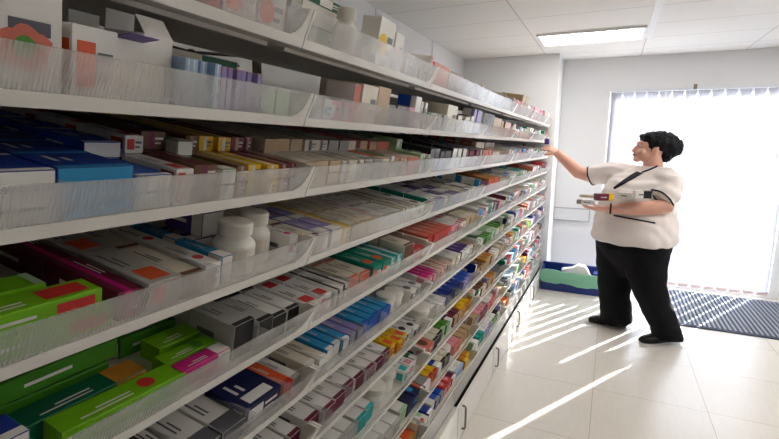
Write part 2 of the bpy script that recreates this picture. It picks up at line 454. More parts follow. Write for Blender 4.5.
GEO = {}
def box_geo(body, acc, style, w, l, h):
    """front end at x=0, length towards -x, width 0..w, height 0..h; print lies on the faces"""
    key = (body, acc, style, round(w, 4), round(l, 4), round(h, 4))
    if key in GEO: return GEO[key]
    g = MB(); e = .0006
    bv = min(.0015, w * .05, h * .08)
    prof = [(bv, 0), (w - bv, 0), (w, bv), (w, h - bv), (w - bv, h), (bv, h), (0, h - bv), (0, bv)]
    g.prism(prof, -l, 0, axis='x', k='body')
    def top(x0, x1, y0, y1, k): g.add([(x0, y0, h + e), (x1, y0, h + e), (x1, y1, h + e), (x0, y1, h + e)], [(0, 1, 2, 3)], k)
    def fr(y0, y1, z0, z1, k): g.add([(e, y0, z0), (e, y1, z0), (e, y1, z1), (e, y0, z1)], [(0, 1, 2, 3)], k)
    def sd(x0, x1, z0, z1, k):
        g.add([(x0, -e, z0), (x1, -e, z0), (x1, -e, z1), (x0, -e, z1)], [(0, 1, 2, 3)], k)
        g.add([(x0, w + e, z0), (x1, w + e, z0), (x1, w + e, z1), (x0, w + e, z1)], [(3, 2, 1, 0)], k)
    ink = 'white' if body not in ('white', 'cream', 'silver', 'yellow', 'pale blue', 'pale green', 'pink', 'tan') else 'ink'
    if style in ('band', 'half'):
        f = .28 if style == 'band' else .5
        top(-l * f, 0, 0.001, w - .001, acc); sd(-l * f, 0, .001, h - .001, acc); fr(.001, w - .001, .001, h - .001, acc)
    elif style == 'stripe':
        top(-l, 0, w * .3, w * .55, acc); fr(w * .3, w * .55, .001, h - .001, acc)
    elif style == 'patch':
        top(-l * .34, -l * .06, w * .18, w * .82, acc); fr(w * .1, w * .5, h * .2, h * .8, acc); sd(-l * .3, -l * .05, h * .2, h * .8, acc)
    elif style == 'edge':
        fr(.001, w - .001, .001, h - .001, acc); top(-.012, 0, .001, w - .001, acc)
    elif style == 'dot':
        n = 12; r = min(w * .3, l * .2); cx, cy = -l * .3, w * .5
        g.add([(cx + r * math.cos(6.2832 * i / n), cy + r * math.sin(6.2832 * i / n), h + e) for i in range(n)], [tuple(range(n))], acc)
        r = min(h * .3, w * .3)
        g.add([(e, w * .3 + r * math.cos(6.2832 * i / n), h * .5 + r * math.sin(6.2832 * i / n)) for i in range(n)], [tuple(range(n))], acc)
    # rows of small print
    yb = w * (.62 if style in ('stripe',) else .2)
    for i, (a, c) in enumerate(((.45, .85), (.45, .72))):
        y0 = yb + i * w * .17
        top(-l * c, -l * a, y0, y0 + w * .07, ink)
    if h > .018:
        sd(-l * .8, -l * .42, h * .42, h * .58, ink)
        if style not in ('band', 'half', 'edge'):
            fr(w * .55, w * .9, h * .55, h * .68, ink); fr(w * .55, w * .8, h * .3, h * .4, ink)
    keys = []
    for k in g.m:
        k2 = body if k == 'body' else k
        if k2 not in keys: keys.append(k2)
    idx = [keys.index(body if k == 'body' else k) for k in g.m]
    GEO[key] = (g.v, g.f, idx, keys)
    return GEO[key]

BOXMESH = {}
def box_mesh(spec):
    key = tuple(round(x, 4) if isinstance(x, float) else x for x in spec)
    if key in BOXMESH: return BOXMESH[key]
    v, f, idx, keys = box_geo(*spec)
    me = bpy.data.meshes.new('medicine_box')
    me.from_pydata(v, [], f)
    for k in keys: me.materials.append(CM(k))
    me.polygons.foreach_set('material_index', idx)
    me.update()
    BOXMESH[key] = me
    return me

def look(spec):
    body, acc, style = spec[0], spec[1], spec[2]
    if style == 'plain' or body == acc: return body
    return body + ' box with ' + acc + ' ' + STYLE[style]

# each entry: (start Y, repeat, body, accent, style, width along shelf, length front to back, height, stacked, boxes behind, across?)
A = True
L = {}
L[1] = [(.12, 2, 'white', 'pink', 'patch', .085, .07, .10, 1, 0), (.31, 3, 'cream', 'pink', 'half', .05, .10, .075, 1, 1), (.48, 3, 'white', 'red', 'band', .055, .09, .06, 1, 1),
        (.67, 2, 'white', 'orange', 'dot', .08, .08, .075, 1, 1), (.84, 1, 'pale blue', 'white', 'half', .022, .08, .06, 1, 0),
        (.90, 1, 'white', 'ink', 'patch', .06, .08, .07, 1, 0),
        (1.255, 1, 'white', 'yellow', 'dot', .10, .06, .14, 1, 0), (1.365, 1, 'white', 'pink', 'dot', .06, .06, .12, 1, 0), (1.44, 3, 'white', 'pale blue', 'stripe', .06, .09, .06, 1, 1),
        (1.70, 3, 'cream', 'salmon', 'band', .06, .1, .09, 1, 1), (1.92, 4, 'white', 'brown', 'edge', .05, .09, .085, 1, 1), (2.14, 3, 'cream', 'black', 'edge', .07, .09, .08, 1, 1), (2.36, 1, 'white', 'grey', 'band', .07, .09, .08, 1, 1),
        (2.50, 4, 'white', 'pale blue', 'patch', .06, .09, .075, 1, 1), (2.78, 4, 'cream', 'navy', 'edge', .06, .09, .08, 1, 1), (3.05, 3, 'white', 'grey', 'band', .06, .09, .085, 1, 0),
        (3.30, 4, 'white', 'red', 'edge', .06, .09, .10, 1, 0), (3.56, 2, 'tan', 'cream', 'plain', .12, .16, .15, 1, 0), (3.85, 2, 'white', 'orange', 'dot', .08, .1, .10, 1, 0),
        (4.08, 7, 'pink', 'white', 'patch', .09, .12, .11, 1, 0), (4.86, 4, 'white', 'salmon', 'stripe', .09, .12, .13, 1, 0)]
L[2] = [(.13, 1, 'white', 'silver', 'stripe', .10, .10, .11, 1, 1),
        (.39, 1, 'white', 'orange', 'patch', .06, .09, .095, 1, 0),
        (.565, 4, 'pale blue', 'white', 'stripe', .014, .08, .082, 1, 0), (.645, 6, 'pink', 'lilac', 'band', .0115, .08, .080, 1, 0),
        (.745, 3, 'white', 'pale green', 'half', .042, .09, .058, 1, 0),
        (.90, 3, 'white', 'pale blue', 'dot', .035, .09, .055, 1, 1), (1.01, 2, 'pink', 'white', 'patch', .045, .09, .055, 1, 1),
        (1.11, 1, 'white', 'salmon', 'edge', .03, .09, .105, 1, 0), (1.145, 1, 'cream', 'cream', 'plain', .09, .14, .11, 1, 0), (1.25, 1, 'cream', 'tan', 'edge', .08, .12, .115, 1, 0), (1.34, 3, 'white', 'ink', 'band', .05, .1, .07, 1, 1),
        (1.50, 1, 'white', 'pink', 'band', .04, .1, .075, 1, 0), (1.56, 1, 'blue', 'white', 'band', .05, .07, .115, 1, 0), (1.62, 1, 'white', 'ink', 'patch', .03, .1, .10, 1, 0),
        (1.70, 4, 'white', 'grey', 'band', .04, .1, .07, 1, 1), (1.88, 1, 'cream', 'white', 'plain', .13, .14, .115, 1, 0), (2.03, 2, 'brown', 'white', 'edge', .05, .1, .08, 1, 1), (2.16, 1, 'salmon', 'white', 'band', .05, .1, .08, 1, 1), (2.24, 1, 'black', 'white', 'band', .05, .07, .09, 1, 0), (2.30, 3, 'white', 'lilac', 'band', .045, .06, .125, 1, 0),
        (2.49, 4, 'white', 'black', 'edge', .05, .07, .12, 1, 0), (2.72, 4, 'white', 'tan', 'half', .05, .1, .11, 1, 0), (2.95, 2, 'brown', 'tan', 'band', .06, .1, .10, 1, 0), (3.08, 2, 'cream', 'pink', 'edge', .06, .1, .10, 1, 0)]
L[3] = [(.13, 1, 'royal blue', 'white', 'edge', .22, .09, .022, 3, 2), (.36, 1, 'royal blue', 'sky blue', 'edge', .105, .09, .022, 3, 2), (.468, 1, 'blue', 'white', 'edge', .062, .12, .026, 2, 3),
        (.535, 1, 'white', 'red', 'patch', .034, .12, .03, 2, 3), (.575, 1, 'brown', 'maroon', 'stripe', .05, .13, .032, 2, 3), (.63, 1, 'green', 'white', 'band', .035, .11, .028, 2, 2), (.67, 1, 'brown', 'tan', 'stripe', .03, .13, .03, 2, 3),
        (.705, 2, 'yellow', 'white', 'stripe', .036, .13, .03, 2, 4), (.785, 2, 'maroon', 'tan', 'stripe', .04, .13, .03, 2, 4),
        (.90, 3, 'cream', 'tan', 'edge', .05, .12, .03, 2, 4), (1.06, 2, 'cream', 'ink', 'stripe', .055, .12, .03, 2, 4), (1.19, 2, 'white', 'grey', 'band', .05, .12, .03, 2, 4), (1.31, 1, 'orange', 'cream', 'band', .05, .12, .03, 2, 3), (1.37, 2, 'pink', 'tan', 'edge', .05, .12, .03, 2, 3),
        (1.49, 2, 'cream', 'salmon', 'edge', .05, .12, .03, 2, 3), (1.60, 1, 'pale green', 'white', 'dot', .05, .1, .035, 2, 2),
        (1.70, 2, 'black', 'ink', 'edge', .05, .1, .045, 2, 2), (1.82, 3, 'navy', 'black', 'band', .05, .1, .04, 2, 2), (2.0, 3, 'black', 'white', 'edge', .06, .1, .045, 2, 2), (2.20, 4, 'navy', 'maroon', 'band', .055, .1, .04, 2, 2),
        (2.50, 3, 'brown', 'salmon', 'edge', .06, .1, .04, 2, 2), (2.72, 3, 'salmon', 'cream', 'band', .06, .1, .035, 2, 2), (2.95, 3, 'tan', 'brown', 'edge', .08, .1, .035, 2, 1)]
L[4] = [(.428, 1, 'maroon', 'magenta', 'stripe', .040, .17, .046, 1, 4), (.472, 1, 'silver', 'orange', 'patch', .060, .17, .050, 1, 4), (.540, 1, 'cream', 'brown', 'edge', .045, .16, .045, 1, 4), (.590, 1, 'white', 'red', 'dot', .035, .13, .050, 1, 3),
        (.628, 1, 'sky blue', 'white', 'band', .035, .12, .055, 1, 2),
        (.833, 1, 'white', 'magenta', 'dot', .03, .07, .06, 1, 1),
        (.90, 1, 'cream', 'maroon', 'edge', .045, .10, .05, 1, 2), (.95, 2, 'lilac', 'white', 'band', .048, .11, .05, 1, 3), (1.05, 1, 'yellow', 'cream', 'stripe', .045, .13, .045, 1, 3), (1.10, 3, 'cream', 'tan', 'edge', .045, .13, .045, 1, 4), (1.245, 1, 'white', 'pink', 'stripe', .05, .13, .045, 1, 3),
        (1.30, 3, 'white', 'grey', 'edge', .048, .12, .04, 1, 3), (1.46, 2, 'cream', 'ink', 'stripe', .05, .12, .045, 1, 3), (1.57, 1, 'white', 'black', 'dot', .06, .11, .05, 1, 2),
        (1.70, 3, 'white', 'lilac', 'edge', .055, .12, .05, 1, 3), (1.88, 2, 'purple', 'white', 'band', .055, .11, .045, 1, 2), (2.0, 2, 'white', 'purple', 'half', .055, .11, .045, 1, 2), (2.12, 2, 'cream', 'grey', 'edge', .055, .11, .05, 1, 2), (2.25, 1, 'black', 'white', 'band', .05, .1, .05, 1, 1), (2.32, 2, 'white', 'black', 'dot', .055, .1, .05, 1, 1),
        (2.50, 3, 'purple', 'maroon', 'edge', .055, .1, .06, 1, 1), (2.70, 4, 'amber', 'orange', 'edge', .06, .11, .075, 1, 1), (2.98, 3, 'white', 'tan', 'band', .07, .1, .06, 1, 1), (3.28, 4, 'green', 'white', 'half', .06, .1, .06, 1, 1), (3.55, 4, 'white', 'green', 'edge', .06, .1, .06, 1, 1), (3.82, 3, 'turquoise', 'white', 'band', .065, .1, .065, 1, 1), (4.07, 3, 'teal', 'white', 'edge', .07, .1, .05, 1, 1), (4.86, 3, 'red', 'maroon', 'edge', .11, .1, .10, 1, 0)]
L[5] = [(.13, 1, 'green', 'white', 'edge', .13, .05, .040, 2, 1),
        (.66, 1, 'silver', 'black', 'edge', .055, .12, .075, 1, 1), (.72, 1, 'silver', 'black', 'edge', .045, .12, .066, 1, 1), (.77, 2, 'white', 'black', 'edge', .048, .13, .055, 1, 1),
        (.90, 2, 'white', 'red', 'patch', .055, .11, .045, 1, 2), (1.015, 2, 'white', 'black', 'stripe', .04, .13, .045, 1, 2), (1.10, 2, 'cream', 'salmon', 'edge', .055, .12, .05, 1, 2), (1.22, 2, 'teal', 'orange', 'dot', .06, .13, .06, 1, 2), (1.35, 2, 'turquoise', 'white', 'stripe', .045, .12, .055, 1, 2),
        (1.45, 1, 'cream', 'brown', 'edge', .08, .1, .08, 1, 1), (1.54, 2, 'pink', 'red', 'band', .055, .1, .045, 1, 2),
        (1.70, 5, 'salmon', 'red', 'edge', .055, .14, .068, 1, 2), (1.99, 2, 'white', 'pink', 'edge', .055, .1, .06, 1, 1), (2.11, 2, 'white', 'red', 'patch', .05, .1, .06, 1, 1), (2.22, 3, 'cream', 'tan', 'edge', .07, .1, .07, 1, 1)]
L[6] = [(.13, 3, 'silver', 'grey', 'edge', .055, .14, .03, 1, 2), (.30, 4, 'white', 'black', 'stripe', .05, .14, .035, 1, 2), (.51, 2, 'white', 'ink', 'band', .06, .14, .04, 1, 2), (.64, 1, 'navy', 'white', 'patch', .115, .10, .05, 1, 0), (.765, 1, 'orange', 'red', 'edge', .034, .12, .045, 1, 1), (.805, 1, 'white', 'silver', 'edge', .055, .12, .04, 1, 1),
        (.90, 2, 'cream', 'white', 'edge', .038, .14, .045, 1, 2), (.98, 3, 'sky blue', 'white', 'edge', .032, .14, .05, 1, 2), (1.085, 2, 'lilac', 'grey', 'edge', .032, .14, .05, 1, 2), (1.155, 5, 'sky blue', 'blue', 'edge', .034, .14, .055, 1, 2), (1.33, 1, 'maroon', 'white', 'edge', .05, .12, .055, 1, 2), (1.54, 2, 'white', 'ink', 'dot', .055, .1, .05, 1, 1),
        (1.70, 4, 'magenta', 'pink', 'edge', .035, .12, .05, 1, 2), (1.85, 3, 'cream', 'red', 'stripe', .05, .12, .05, 1, 2), (2.01, 2, 'white', 'cream', 'edge', .06, .1, .065, 1, 1), (2.14, 3, 'purple', 'white', 'edge', .055, .1, .07, 1, 1), (2.31, 2, 'tan', 'white', 'edge', .06, .1, .06, 1, 1),
        (2.50, 2, 'dark green', 'white', 'band', .06, .1, .06, 1, 1), (2.63, 3, 'white', 'green', 'half', .055, .1, .055, 1, 1), (2.80, 3, 'pale green', 'white', 'dot', .055, .1, .06, 1, 1), (2.98, 3, 'green', 'cream', 'edge', .07, .1, .05, 1, 1)]
L[7] = [(.13, 12, 'white', 'maroon', 'edge', .055, .12, .045, 1, 1), (.90, 6, 'teal', 'yellow', 'dot', .034, .14, .05, 1, 2), (1.11, 4, 'red', 'maroon', 'edge', .032, .14, .05, 1, 2), (1.245, 3, 'yellow', 'orange', 'patch', .04, .12, .05, 1, 2), (1.37, 2, 'white', 'cream', 'edge', .055, .1, .05, 1, 2), (1.49, 3, 'white', 'black', 'dot', .05, .1, .045, 1, 1),
        (1.80, 1, 'white', 'grey', 'edge', .05, .1, .05, 1, 1), (1.86, 2, 'white', 'silver', 'plain', .06, .1, .045, 1, 1), (1.99, 4, 'royal blue', 'navy', 'edge', .055, .12, .05, 1, 2), (2.22, 3, 'blue', 'lilac', 'edge', .06, .12, .05, 1, 2),
        (2.50, 3, 'brown', 'tan', 'edge', .06, .1, .05, 1, 1), (2.70, 3, 'amber', 'tan', 'edge', .065, .1, .06, 1, 1), (2.92, 3, 'maroon', 'white', 'half', .06, .1, .05, 1, 1), (4.20, 2, 'yellow', 'lime green', 'edge', .09, .1, .06, 1, 1)]
L[8] = [(.90, 4, 'white', 'silver', 'edge', .055, .12, .045, 1, 1), (1.13, 2, 'white', 'turquoise', 'edge', .06, .12, .05, 1, 1), (1.50, 1, 'white', 'turquoise', 'patch', .05, .1, .05, 1, 1), (1.555, 1, 'white', 'pink', 'patch', .05, .1, .05, 1, 1), (1.61, 1, 'dark green', 'white', 'band', .03, .1, .05, 1, 1),
        (1.70, 1, 'salmon', 'brown', 'dot', .09, .12, .05, 1, 1), (1.80, 2, 'cream', 'black', 'edge', .06, .12, .05, 1, 1), (1.93, 2, 'green', 'pale green', 'edge', .05, .12, .05, 1, 1), (2.04, 1, 'navy', 'white', 'band', .045, .12, .05, 1, 1), (2.10, 2, 'maroon', 'tan', 'edge', .06, .1, .05, 1, 1), (2.23, 3, 'yellow', 'amber', 'edge', .055, .1, .05, 1, 1),
        (2.50, 1, 'dark green', 'white', 'dot', .06, .1, .06, 1, 1), (2.57, 3, 'brown', 'cream', 'edge', .06, .1, .05, 1, 1), (2.79, 4, 'amber', 'tan', 'edge', .055, .1, .05, 1, 1), (3.03, 3, 'white', 'ink', 'half', .06, .1, .05, 1, 1)]
L[9] = [(1.2, 4, 'white', 'silver', 'edge', .06, .12, .05, 1, 1), (1.46, 1, 'white', 'pale green', 'edge', .065, .12, .06, 1, 1), (1.535, 1, 'black', 'navy', 'band', .06, .12, .06, 1, 1), (1.60, 1, 'navy', 'sky blue', 'dot', .05, .12, .06, 1, 1),
        (1.70, 1, 'grey', 'white', 'edge', .07, .12, .05, 1, 1), (1.78, 2, 'yellow', 'red', 'edge', .045, .12, .05, 1, 1), (1.88, 1, 'royal blue', 'white', 'band', .05, .12, .05, 1, 1), (1.94, 2, 'cream', 'black', 'edge', .06, .1, .05, 1, 1), (2.13, 2, 'pink', 'salmon', 'edge', .055, .1, .05, 1, 1), (2.25, 3, 'brown', 'tan', 'half', .055, .1, .05, 1, 1),
        (2.50, 2, 'tan', 'grey', 'edge', .06, .1, .05, 1, 1), (2.64, 3, 'pink', 'maroon', 'edge', .06, .1, .05, 1, 1), (2.85, 3, 'white', 'red', 'edge', .06, .1, .05, 1, 1), (3.28, 2, 'black', 'ink', 'edge', .08, .1, .06, 1, 1), (3.46, 4, 'pale blue', 'white', 'edge', .07, .1, .05, 1, 1), (4.1, 2, 'amber', 'yellow', 'edge', .09, .1, .05, 1, 1)]
L[10] = [(1.5, 1, 'white', 'grey', 'edge', .05, .1, .045, 1, 0), (1.56, 1, 'orange', 'amber', 'edge', .07, .1, .04, 1, 1), (1.70, 1, 'pale green', 'white', 'band', .05, .1, .04, 1, 1), (1.755, 1, 'royal blue', 'white', 'edge', .05, .1, .045, 1, 1), (1.81, 1, 'red', 'white', 'half', .05, .1, .05, 1, 1), (1.865, 2, 'blue', 'grey', 'edge', .05, .1, .045, 1, 1), (1.97, 2, 'red', 'pink', 'dot', .055, .1, .05, 1, 1), (2.09, 1, 'maroon', 'white', 'edge', .06, .1, .04, 1, 1), (2.16, 2, 'white', 'pale blue', 'edge', .06, .1, .045, 1, 1), (2.29, 2, 'amber', 'yellow', 'edge', .06, .1, .05, 1, 1),
         (2.50, 2, 'pink', 'white', 'half', .06, .1, .045, 1, 1), (2.63, 2, 'teal', 'turquoise', 'dot', .06, .1, .05, 1, 1), (2.76, 3, 'white', 'lilac', 'edge', .06, .1, .045, 1, 1), (2.96, 2, 'white', 'green', 'edge', .07, .1, .045, 1, 1), (3.12, 1, 'black', 'white', 'edge', .07, .1, .045, 1, 1), (3.29, 3, 'orange', 'tan', 'edge', .07, .1, .045, 1, 1), (3.55, 2, 'black', 'grey', 'edge', .07, .1, .045, 1, 1), (4.3, 2, 'brown', 'orange', 'edge', .08, .1, .05, 1, 1)]
# ranges kept free for bottles, jars, cartons: row -> list of (y0, y1)
FREE = {1: [(.97, 1.25)], 2: [(.235, .388), (.452, .562)], 4: [(.10, .427), (.662, .832)], 5: [(.10, .655)], 6: [(1.38, 1.54), (.12, .13)], 7: [(1.68, 1.80)], 8: [(1.26, 1.49)], 9: [(2.06, 2.13)]}
RAND = ([('white', a, st_) for a in ('pink', 'pale blue', 'salmon', 'grey', 'lilac', 'pale green', 'tan', 'sky blue', 'red', 'teal', 'navy') for st_ in ('edge', 'band', 'patch')]
        + [('cream', a, st_) for a in ('brown', 'tan', 'pink', 'grey', 'white') for st_ in ('edge', 'half')]
        + [('silver', 'white', 'edge'), ('silver', 'pale blue', 'band'), ('pale blue', 'white', 'edge'), ('pink', 'white', 'edge'), ('pale blue', 'white', 'half'), ('pale green', 'white', 'band'), ('amber', 'tan', 'edge'), ('maroon', 'white', 'edge'),
           ('royal blue', 'white', 'edge'), ('black', 'white', 'band'), ('lilac', 'white', 'edge'), ('salmon', 'white', 'edge'), ('teal', 'white', 'edge'), ('tan', 'brown', 'edge'), ('silver', 'red', 'patch')])

def tray_of(y):
    for i in range(7):
        if y < JY[i + 1] - 0.001: return i
    return 6

ITEMS = []   # (row, tray, y0, spec, stack level, stack size, depth index, x, z, rot)
for r in range(1, 11):
    ft = sorted([e for e in L[r] if e[1] > 0 and e[8] > 0], key=lambda e: e[0])
    y = 0.105 if r < 7 else (0.7 if r == 7 else 0.9 if r == 8 else 1.15 if r == 9 else 1.45)
    fi = 0; rep = 0
    frees = FREE.get(r, [])
    while y < 5.235:
        t = tray_of(y)
        y = max(y, JY[t] + .0135)
        end = JY[t + 1] - .0135
        hit = [f for f in frees if f[0] - .001 <= y < f[1]]
        if hit:
            y = hit[0][1] + .001; continue
        nf = min([f[0] for f in frees if f[0] > y] + [9])
        while fi < len(ft) and ft[fi][0] + ft[fi][5] * ft[fi][1] + .02 < y and rep == 0: fi += 1
        e = None
        if fi < len(ft) and y >= ft[fi][0] - .012:
            e = ft[fi]; rep += 1
            if rep >= e[1]: fi += 1; rep = 0
            spec = (e[2], e[3], e[4], e[5], e[6], e[7]); n = e[8]; deep = e[9]
        else:
            nxt = ft[fi][0] if fi < len(ft) else 9
            bd, ac, stl = random.choice(RAND)
            wv_ = random.choice((.045, .055, .065)) if y < 3.3 else (random.choice((.095, .105, .12)) if r == 1 else random.choice((.07, .085, .10)))
            if nxt - y < wv_: wv_ = max(.02, nxt - y - .002)
            hv = (random.choice((.05, .06, .07)) if y < 2.4 else random.choice((.06, .075, .085))) if r > 2 else (random.choice((.095, .105, .12)) if r == 1 else random.choice((.07, .085, .10)))
            spec = (bd, ac, stl, wv_, random.choice((.1, .12)), hv); n = 1; deep = 2 if r in (3, 4, 5) and y < 3 else 1
        w_ = spec[3]
        if y + w_ > min(end, nf) + .0005:
            room = min(end, nf) - y
            if room > .018:
                spec = spec[:3] + (room - .001,) + spec[4:]; w_ = spec[3]
            else:
                y = (nf if nf < end else JY[t + 1] + .0135); continue
        x = XF - .006 - random.uniform(0, .012)
        zb = ZR[r - 1] + .0115
        if r in (3, 4, 5, 6, 7) and y < 3.2: deep = max(deep, 4 if r < 6 else 2)
        while deep and .02 + (deep + 1) * (spec[4] + .004) > DEP - .04: deep -= 1
        nd = n
        for d in range(deep + 1):
            if r == 3 and d == 1 and n == 2 and (nd + 1) * (spec[5] + .0022) < .115: nd += 1
            for s in range(nd if d else n):
                ITEMS.append([r, t, y, spec, s, nd if d else n, d, x - d * (spec[4] + .004) - (random.uniform(0, .004)), zb + s * (spec[5] + .0022), 0.0])
        y += w_ + random.uniform(.0055, .007)

# hand-placed boxes lying along the shelf (long side to the front) and leaning ones
def across(r, y0, length, spec, x, z, slot, level, rot=0.0, tilt=0.0):
    EXTRA.append((r, tray_of(y0), y0, length, spec, x, z, slot, level, rot, tilt))
EXTRA = []
# fourth shelf: pile of lime boxes
across(4, .22, .20, ('lime green', 'red', 'patch', .048, .20, .030), -.644, .0115, 'front', 'bottom')
across(4, .20, .20, ('lime green', 'white', 'patch', .048, .20, .028), -.698, .0115, 'middle', 'bottom')
across(4, .205, .20, ('lime green', 'red', 'patch', .048, .20, .028), -.646, .0440, 'front', 'top')
across(4, .17, .20, ('green', 'red', 'patch', .048, .20, .030), -.752, .0115, 'rear', 'bottom')
across(4, .165, .20, ('lime green', 'pale green', 'edge', .048, .20, .028), -.705, .0440, 'middle', 'top')
across(4, .135, .20, ('green', 'pale green', 'edge', .048, .20, .03), -.768, .0440, 'rear', 'top')
across(4, .125, .19, ('green', 'white', 'patch', .048, .19, .03), -.820, .0115, 'hindmost', 'bottom')

# fifth shelf: green and pink boxes along the front
across(5, .34, .20, ('lime green', 'red', 'dot', .046, .20, .034), -.645, .0115, 'front', 'bottom', -.03)
across(5, .305, .20, ('dark green', 'amber', 'band', .046, .19, .034), -.70, .0115, 'second', 'bottom', .02)
across(5, .28, .20, ('green', 'red', 'dot', .05, .19, .034), -.76, .0115, 'third', 'bottom')
across(5, .29, .20, ('green', 'red', 'dot', .05, .18, .034), -.755, .055, 'third', 'top', .03)
across(5, .27, .20, ('silver', 'maroon', 'edge', .05, .18, .034), -.825, .0115, 'fourth', 'bottom')
across(5, .44, .12, ('silver', 'maroon', 'edge', .04, .12, .03), -.80, .0115, 'rear', 'bottom', -.2)
across(5, .545, .10, ('magenta', 'white', 'band', .032, .11, .036), -.646, .0115, 'front', 'bottom')
across(5, .54, .11, ('lime green', 'green', 'dot', .036, .115, .034), -.684, .0115, 'second', 'bottom', -.03)
across(5, .53, .12, ('green', 'dark green', 'edge', .05, .12, .04), -.80, .0115, 'rear', 'bottom')
across(5, .55, .12, ('lime green', 'green', 'plain', .05, .11, .035), -.735, .0115, 'third', 'bottom')

# ---- count the items of each tray, then make the 290 that show largest as objects
from collections import defaultdict
seq = defaultdict(list)
for it in ITEMS:
    k = (it[0], it[1])
    if it[2] not in seq[k]: seq[k].append(it[2])
camp = Vector((0, 0, 1.5))
def score(it):
    r, t, y, spec, s, n, d, x, z, _ = it
    p = TR[r - 1] @ Vector((x - XF - .04, y + spec[3] / 2, z - ZR[r - 1] + spec[5]))
    q = p - camp
    dp = q.dot(Rf)
    if dp < .1: return 0
    px_ = 389.5 + 470.136 * q.dot(Rr) / dp; py_ = 219.5 - 470.136 * q.dot(Ru) / dp
    if px_ < -25 or py_ > 455 or py_ < -25: return 0
    vis = 1.0
    gap = (ZR[r - 2] if r > 1 else 2.4) - z - spec[5]
    if d: vis = .35 if r in (3, 4) else (.22 if r in (5, 6) else (.3 if r == 2 else .08)); vis /= d
    if s < n - 1: vis *= .35
    return vis * (spec[3] * (spec[4] * max(.12, abs(q.z) / q.length) + spec[5])) / dp ** 2
ranked = sorted(ITEMS, key=score, reverse=True)
NOBJ = 272
single, rest = ranked[:NOBJ], ranked[NOBJ:]
rest = [it for it in rest if not (it[6] > 1 and it[0] > 6)]
USED = set()
def put_box(spec, loc, rotz, label, group, tilt=0.0, row=None):
    o = bpy.data.objects.new('medicine_box', box_mesh(spec))
    o.location = loc; o.rotation_euler = (tilt, 0, rotz)
    if row: seat(o, row, loc, rotz)
    C.objects.link(o)
    assert label not in USED, label
    USED.add(label)
    return tag(o, label, 'medicine box', group)
for it in single:
    r, t, y, spec, s, n, d, x, z, _ = it
    i = seq[(r, t)].index(y) + 1
    lev = '' if n == 1 else ('upper ' if s == n - 1 else ('lower ' if s == 0 else 'middle '))
    lk = look(spec)
    if ' box with ' not in lk: lk += ' box'
    if d: where = '%s row, ' % ORD[d + 1]
    else: where = ''
    lab = lev + lk + ', ' + where + '%s along %s tray, %s shelf' % (ORD[i], ORD[t + 1], ORD[r])
    put_box(spec, (x, y, z), 0.0, lab, 'medicine boxes on the %s shelf from the top' % ORD[r], row=r)
for (r, t, y0, length, spec, x, z, slot, level, rot, tilt) in EXTRA:
    lk = look(spec)
    if ' box with ' not in lk: lk += ' box'
    pile = 'laid lengthwise' 
    lab = '%s, lengthwise %s %s, %s from near end, %s shelf' % (lk, slot, level, 'first' if y0 < .43 else 'second', ORD[r])
    # front end points away along +y
    put_box(spec, (x, y0 + length, ZR[r - 1] + z), math.pi / 2 + rot, lab, 'boxes lying lengthwise on the %s shelf from the top' % ORD[r], 0, r)
# the rest of the boxes: one mass
g = MB(); keyl = []
for it in rest:
    r, t, y, spec, s, n, d, x, z, _ = it
    v, f, idx, keys = box_geo(*spec)
    o0 = len(g.v)
    g.v += [tuple(TR[r - 1] @ Vector((p[0] + x - XF, p[1] + y, p[2] + z - ZR[r - 1]))) for p in v]
    g.f += [tuple(o0 + i for i in q) for q in f]
    for k in keys:
        if k not in keyl: keyl.append(k)
    g.m += [keyl.index(keys[i]) for i in idx]
me = bpy.data.meshes.new('medicine_boxes')
me.from_pydata(g.v, [], g.f)
for k in keyl: me.materials.append(CM(k))
me.polygons.foreach_set('material_index', g.m); me.update()
o = bpy.data.objects.new('packed_medicine_boxes', me); C.objects.link(o)
tag(o, 'mass of small mixed medicine boxes packed at the back and far end of shelves', 'medicine boxes', None, 'stuff')

# ---- trays with clear fronts
for r in range(1, 11):
    h = 0.072 if r == 1 else 0.066
    for t in range(7):
        wid = JY[t + 1] - JY[t]
        pan, fw, dv = tray_meshes(wid, h)
        tr = empty('shelf_tray', (0, 0, 0), 'white shelf tray with clear front, %s from near end on %s shelf down' % (ORD[t + 1], ORD[r]), 'shelf tray', 'clear-fronted trays on the shelving')
        seat(tr, r, (XF, JY[t], ZR[r - 1] + .0072))
        for nm, me_ in (('pan', pan), ('front_window', fw)):
            q = bpy.data.objects.new(nm, me_); q.parent = tr; C.objects.link(q)
        if t < 3 and r < 8:
            # dividers stand between neighbouring boxes
            ys = sorted(seq[(r, t)]); last = 0
            for yy in ys[1:]:
                if yy - last > .11 and not any(f[0] - .02 < yy < f[1] + .004 for f in FREE.get(r, [])):
                    q = bpy.data.objects.new('divider', dv); q.parent = tr; q.location = (0, yy - .0027 - JY[t], 0); C.objects.link(q)
                    last = yy
